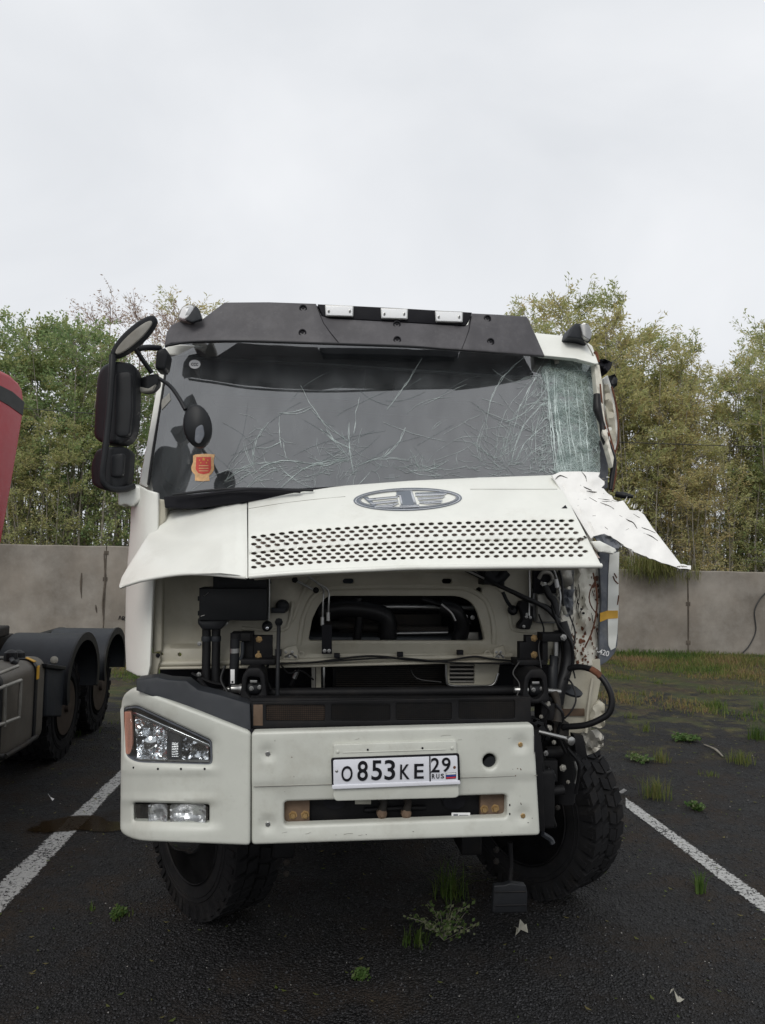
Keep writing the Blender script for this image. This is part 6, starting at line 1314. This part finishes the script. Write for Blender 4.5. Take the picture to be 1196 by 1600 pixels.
# ============================================================ TREES
def tree_mesh(seed, H, rad, nst, leaves, lw, ll, tint, willow=True, bare=0):
    q = random.Random(seed); SV = []; SF = []; L_ = []; LD = []
    def add(Q, r, n_):
        v, f_ = tube_geo(Q, r, n_); SF.extend(tuple(i + len(SV) for i in z) for z in f_); SV.extend(v)
    for s in range(nst):
        a = q.uniform(0, 6.28); d = rad * q.uniform(.2, 1.0); hh = H * q.uniform(.68, 1.0) * (1.02 - .18 * d / rad); P = []; ns_ = 9
        bx_, by_ = math.cos(a) * d * .25, math.sin(a) * d * .25; ph = q.uniform(0, 6)
        for i in range(ns_ + 1):
            t = i / ns_; P.append(Vector((bx_ + math.cos(a) * d * .8 * t ** .8 + .13 * math.sin(t * 5 + ph), by_ + math.sin(a) * d * .8 * t ** .8 + .13 * math.cos(t * 4 + ph), hh * t)))
        r0 = .028 + .022 * q.random(); add(P, [r0 * (1 - .85 * i / ns_) for i in range(ns_ + 1)], 5)
        nb = int(22 * hh / 7)
        for j in range(nb):
            t = q.uniform(.12, .97) if j > 4 else q.uniform(.95, .995); i = min(ns_ - 1, int(t * ns_)); p = P[i].lerp(P[i + 1], t * ns_ - i); az = q.uniform(0, 6.28); el = q.uniform(.35, 1.1) if willow else q.uniform(.15, .9)
            ln = (q.uniform(.5, 1.25)) * (1.15 - .75 * t) + .22; dr = Vector((math.cos(az) * math.cos(el), math.sin(az) * math.cos(el), math.sin(el))); Q = [p]; sag = q.uniform(-.1, .25)
            for m_ in range(1, 5): Q.append(p + dr * ln * m_ / 4 + Vector((q.gauss(0, .03), q.gauss(0, .03), -sag * ln * (m_ / 4) ** 2)))
            add(Q, [.010, .008, .006, .004, .002], 3)
            for z in range(5 if not bare else 7):
                u = q.uniform(.15, 1); i2 = min(3, int(u * 4)); b0 = Q[i2].lerp(Q[i2 + 1], u * 4 - i2); d2 = (dr + Vector((q.gauss(0, .7), q.gauss(0, .7), q.gauss(.15, .5)))).normalized(); l2 = q.uniform(.2, .5)
                e = b0 + d2 * l2; add([b0, b0.lerp(e, .5) + Vector((0, 0, .02)), e], [.004, .003, .0015], 3)
                L_.append((b0, e, t, d2))
    k = leaves; idx = NR.integers(0, len(L_), k); u = NR.uniform(0, 1.05, k)[:, None]
    A = np.array([tuple(x[0]) for x in L_])[idx]; B = np.array([tuple(x[1]) for x in L_])[idx]; D = np.array([tuple(x[3]) for x in L_])[idx]; hts = np.array([x[2] for x in L_])[idx]
    keep = NR.uniform(0, 1, k) < (.45 + .75 * hts if bare == 0 else .8); A, B, D, hts, u, idx = A[keep], B[keep], D[keep], hts[keep], u[keep], idx[keep]; k = len(A)
    C_ = A + (B - A) * u + NR.normal(0, .035, (k, 3)); dr = D * .8 + NR.normal(0, .55, (k, 3)) + np.array([0, 0, -.25 if willow else 0]); dr /= np.linalg.norm(dr, axis=1)[:, None]
    sd_ = np.cross(dr, NR.normal(0, 1, (k, 3))); sd_ /= np.linalg.norm(sd_, axis=1)[:, None]; ls = (ll * NR.uniform(.6, 1.2, k))[:, None]; ws = (lw * NR.uniform(.7, 1.2, k))[:, None]
    V = np.stack([C_, C_ + dr * ls * .45 + sd_ * ws * .5, C_ + dr * ls, C_ + dr * ls * .45 - sd_ * ws * .5], 1).reshape(-1, 3)
    per = NR.normal(0, .14, len(L_))[idx]; tn = np.clip(tint + per + NR.normal(0, .10, k) , 0, 1)
    return (SV, SF), (V, np.repeat(tn, 4))
PROT = {}
for kind, seed, mleaf, mw, args in (('willow_a', 11, 'willow', 'bark', dict(H=7.6, rad=1.35, nst=12, leaves=22000, lw=.030, ll=.10, tint=.42)), ('willow_b', 12, 'willow', 'bark', dict(H=7.6, rad=1.5, nst=10, leaves=18500, lw=.030, ll=.10, tint=.58)),
                                    ('willow_c', 13, 'willow', 'bark', dict(H=7.6, rad=1.2, nst=10, leaves=14000, lw=.028, ll=.11, tint=.70)), ('alder_a', 21, 'greenleaf', 'bark', dict(H=7.6, rad=1.3, nst=10, leaves=18000, lw=.05, ll=.085, tint=.38, willow=False)),
                                    ('alder_b', 22, 'greenleaf', 'bark', dict(H=7.6, rad=1.4, nst=10, leaves=16500, lw=.05, ll=.085, tint=.62, willow=False)), ('pink', 31, 'pinkleaf', 'barkp', dict(H=7.6, rad=1.7, nst=10, leaves=9500, lw=.03, ll=.08, tint=.62, willow=True, bare=1))):
    (SV, SF), (LV, LT) = tree_mesh(seed, **args)
    sm = bpy.data.meshes.new('trunk'); sm.from_pydata([tuple(v) for v in SV], [], SF); sm.materials.append(M[mw]); sm.update()
    lm = arrmesh('crown', LV, np.arange(len(LV)).reshape(-1, 4), 4, mleaf, LT); PROT[kind] = (sm, lm)
TL = [ # px, top y, distance, kind, label
 (-45, 470, 21.0, 'alder_a', 'green bushy tree at the far left edge, cut off by the frame'), (8, 492, 20.2, 'alder_b', 'yellow-green tree rising just behind the red cab roof'), (50, 492, 22.0, 'alder_a', 'green tree right beside the red cab, second from the left edge'),
 (88, 472, 20.4, 'alder_a', 'tall pointed green tree between the red cab and the wing mirror'), (126, 468, 22.0, 'alder_b', 'green tree with twin thin tops left of the wing mirror'), (150, 560, 19.6, 'alder_b', 'short dense green tree behind the wing mirror housing'),
 (195, 444, 23.5, 'pink', 'withered pinkish tree above the wing mirror'), (240, 452, 24.5, 'pink', 'second pinkish withered tree, just left of the roof marker lamp'), (285, 436, 23.5, 'willow_c', 'tall yellowish willow directly above the left end of the truck roof'),
 (215, 560, 20.6, 'alder_a', 'low green tree between wing mirror and windscreen pillar'), (60, 600, 19.4, 'willow_b', 'low olive bush-like tree in front, just over the wall at left'), (20, 620, 19.2, 'willow_a', 'low olive tree hugging the wall beside the red cab'),
 (330, 520, 21.5, 'alder_b', 'tree mostly hidden behind the left end of the truck roof'), (400, 540, 20.5, 'willow_a', 'tree standing wholly out of sight behind the white truck cab'),
 (775, 525, 20.5, 'willow_c', 'tree hidden behind the right end of the visor'),
 (832, 486, 22.0, 'willow_c', 'thin willow top peeking over the right end of the visor'), (872, 470, 21.0, 'willow_a', 'willow rising above the white roof corner'), (908, 458, 20.2, 'willow_b', 'tallest willow, right behind the right roof marker lamp'),
 (948, 470, 21.0, 'willow_a', 'tall leafy willow just right of the truck roof'), (985, 500, 20.0, 'willow_b', 'dense golden-olive willow right of the bent door'), (1025, 535, 21.2, 'willow_a', 'olive willow where the treetops slope down at right'),
 (1065, 568, 20.0, 'willow_c', 'sparse willow at the dip in the treetops'), (1105, 585, 22.0, 'pink', 'nearly bare reddish tree at the dip in the treetops'), (1130, 565, 20.6, 'willow_c', 'sparse stemmy willow right of the dip'),
 (1165, 532, 21.0, 'willow_a', 'willow with wispy top near the right edge'), (1205, 512, 20.2, 'willow_b', 'willow cut off by the right edge'), (1255, 520, 21.5, 'willow_a', 'outermost willow beyond the right edge'),
 (1000, 640, 19.3, 'willow_a', 'low willow bush over the wall behind the torn white wing'), (1140, 660, 19.3, 'willow_b', 'low brownish willow bush over the wall at right'), (1190, 640, 19.5, 'alder_b', 'low dark green bush over the wall at the right edge'), (1075, 700, 19.2, 'willow_c', 'lowest stemmy bush over the wall joint')]
horizon = lambda px: 870 + (px - 598) * math.tan(ROLL)
for px, ty, Y, kind, lab in TL:
    H = CAMH + (horizon(px) - ty) / 1155 * Y; s = H / 7.6 * (1.0 if px < 320 else 1.07); x = WY(px, 800, Y).x; sm, lm = PROT[kind]
    e = empty('tree', (x, Y, 0), rnd.uniform(0, 6.28)); sx = s * (1.0 if s > .8 else 1.25); e.scale = (sx, sx, s)
    tag(e, lab, 'tree', 'trees behind the concrete wall'); link(bpy.data.objects.new('trunk', sm), e); link(bpy.data.objects.new('crown', lm), e)
# drooping branch over the wall
c = WY(1020, 872, WYD - .15); e = empty('drooping_branch', (c.x, c.y, c.z)); tag(e, 'yellowing grassy branch drooping over the wall below the torn white wing', 'branch')
k = 1500; a = np.clip(NR.normal(.1, .42, k), -1, 1); P = np.stack([a, NR.normal(-.05, .12, k), NR.uniform(-.2, .12, k) - .25 * np.abs(a) ** 2], 1)
me = blades(P * [1, 1, 1], -NR.uniform(.1, .9, k) * (1 - .5 * np.abs(a)) * NR.uniform(.3, 1, k), NR.uniform(.1, 1.1, k), NR.uniform(.006, .014, k), np.clip(NR.normal(.9, .15, k), 0, 1), 'leaves', 'tuft'); tag(link(bpy.data.objects.new('leaves', me), e), kind='stuff')
for j in range(14):
    x0 = rnd.uniform(-.6, .6); tube('twig', [(x0 * .5, .2, .35), (x0, 0, .08), (x0 * 1.3, -.1, -.35 - .3 * rnd.random())], [.008, .005, .002], 'bark', e, 4, raw=True)
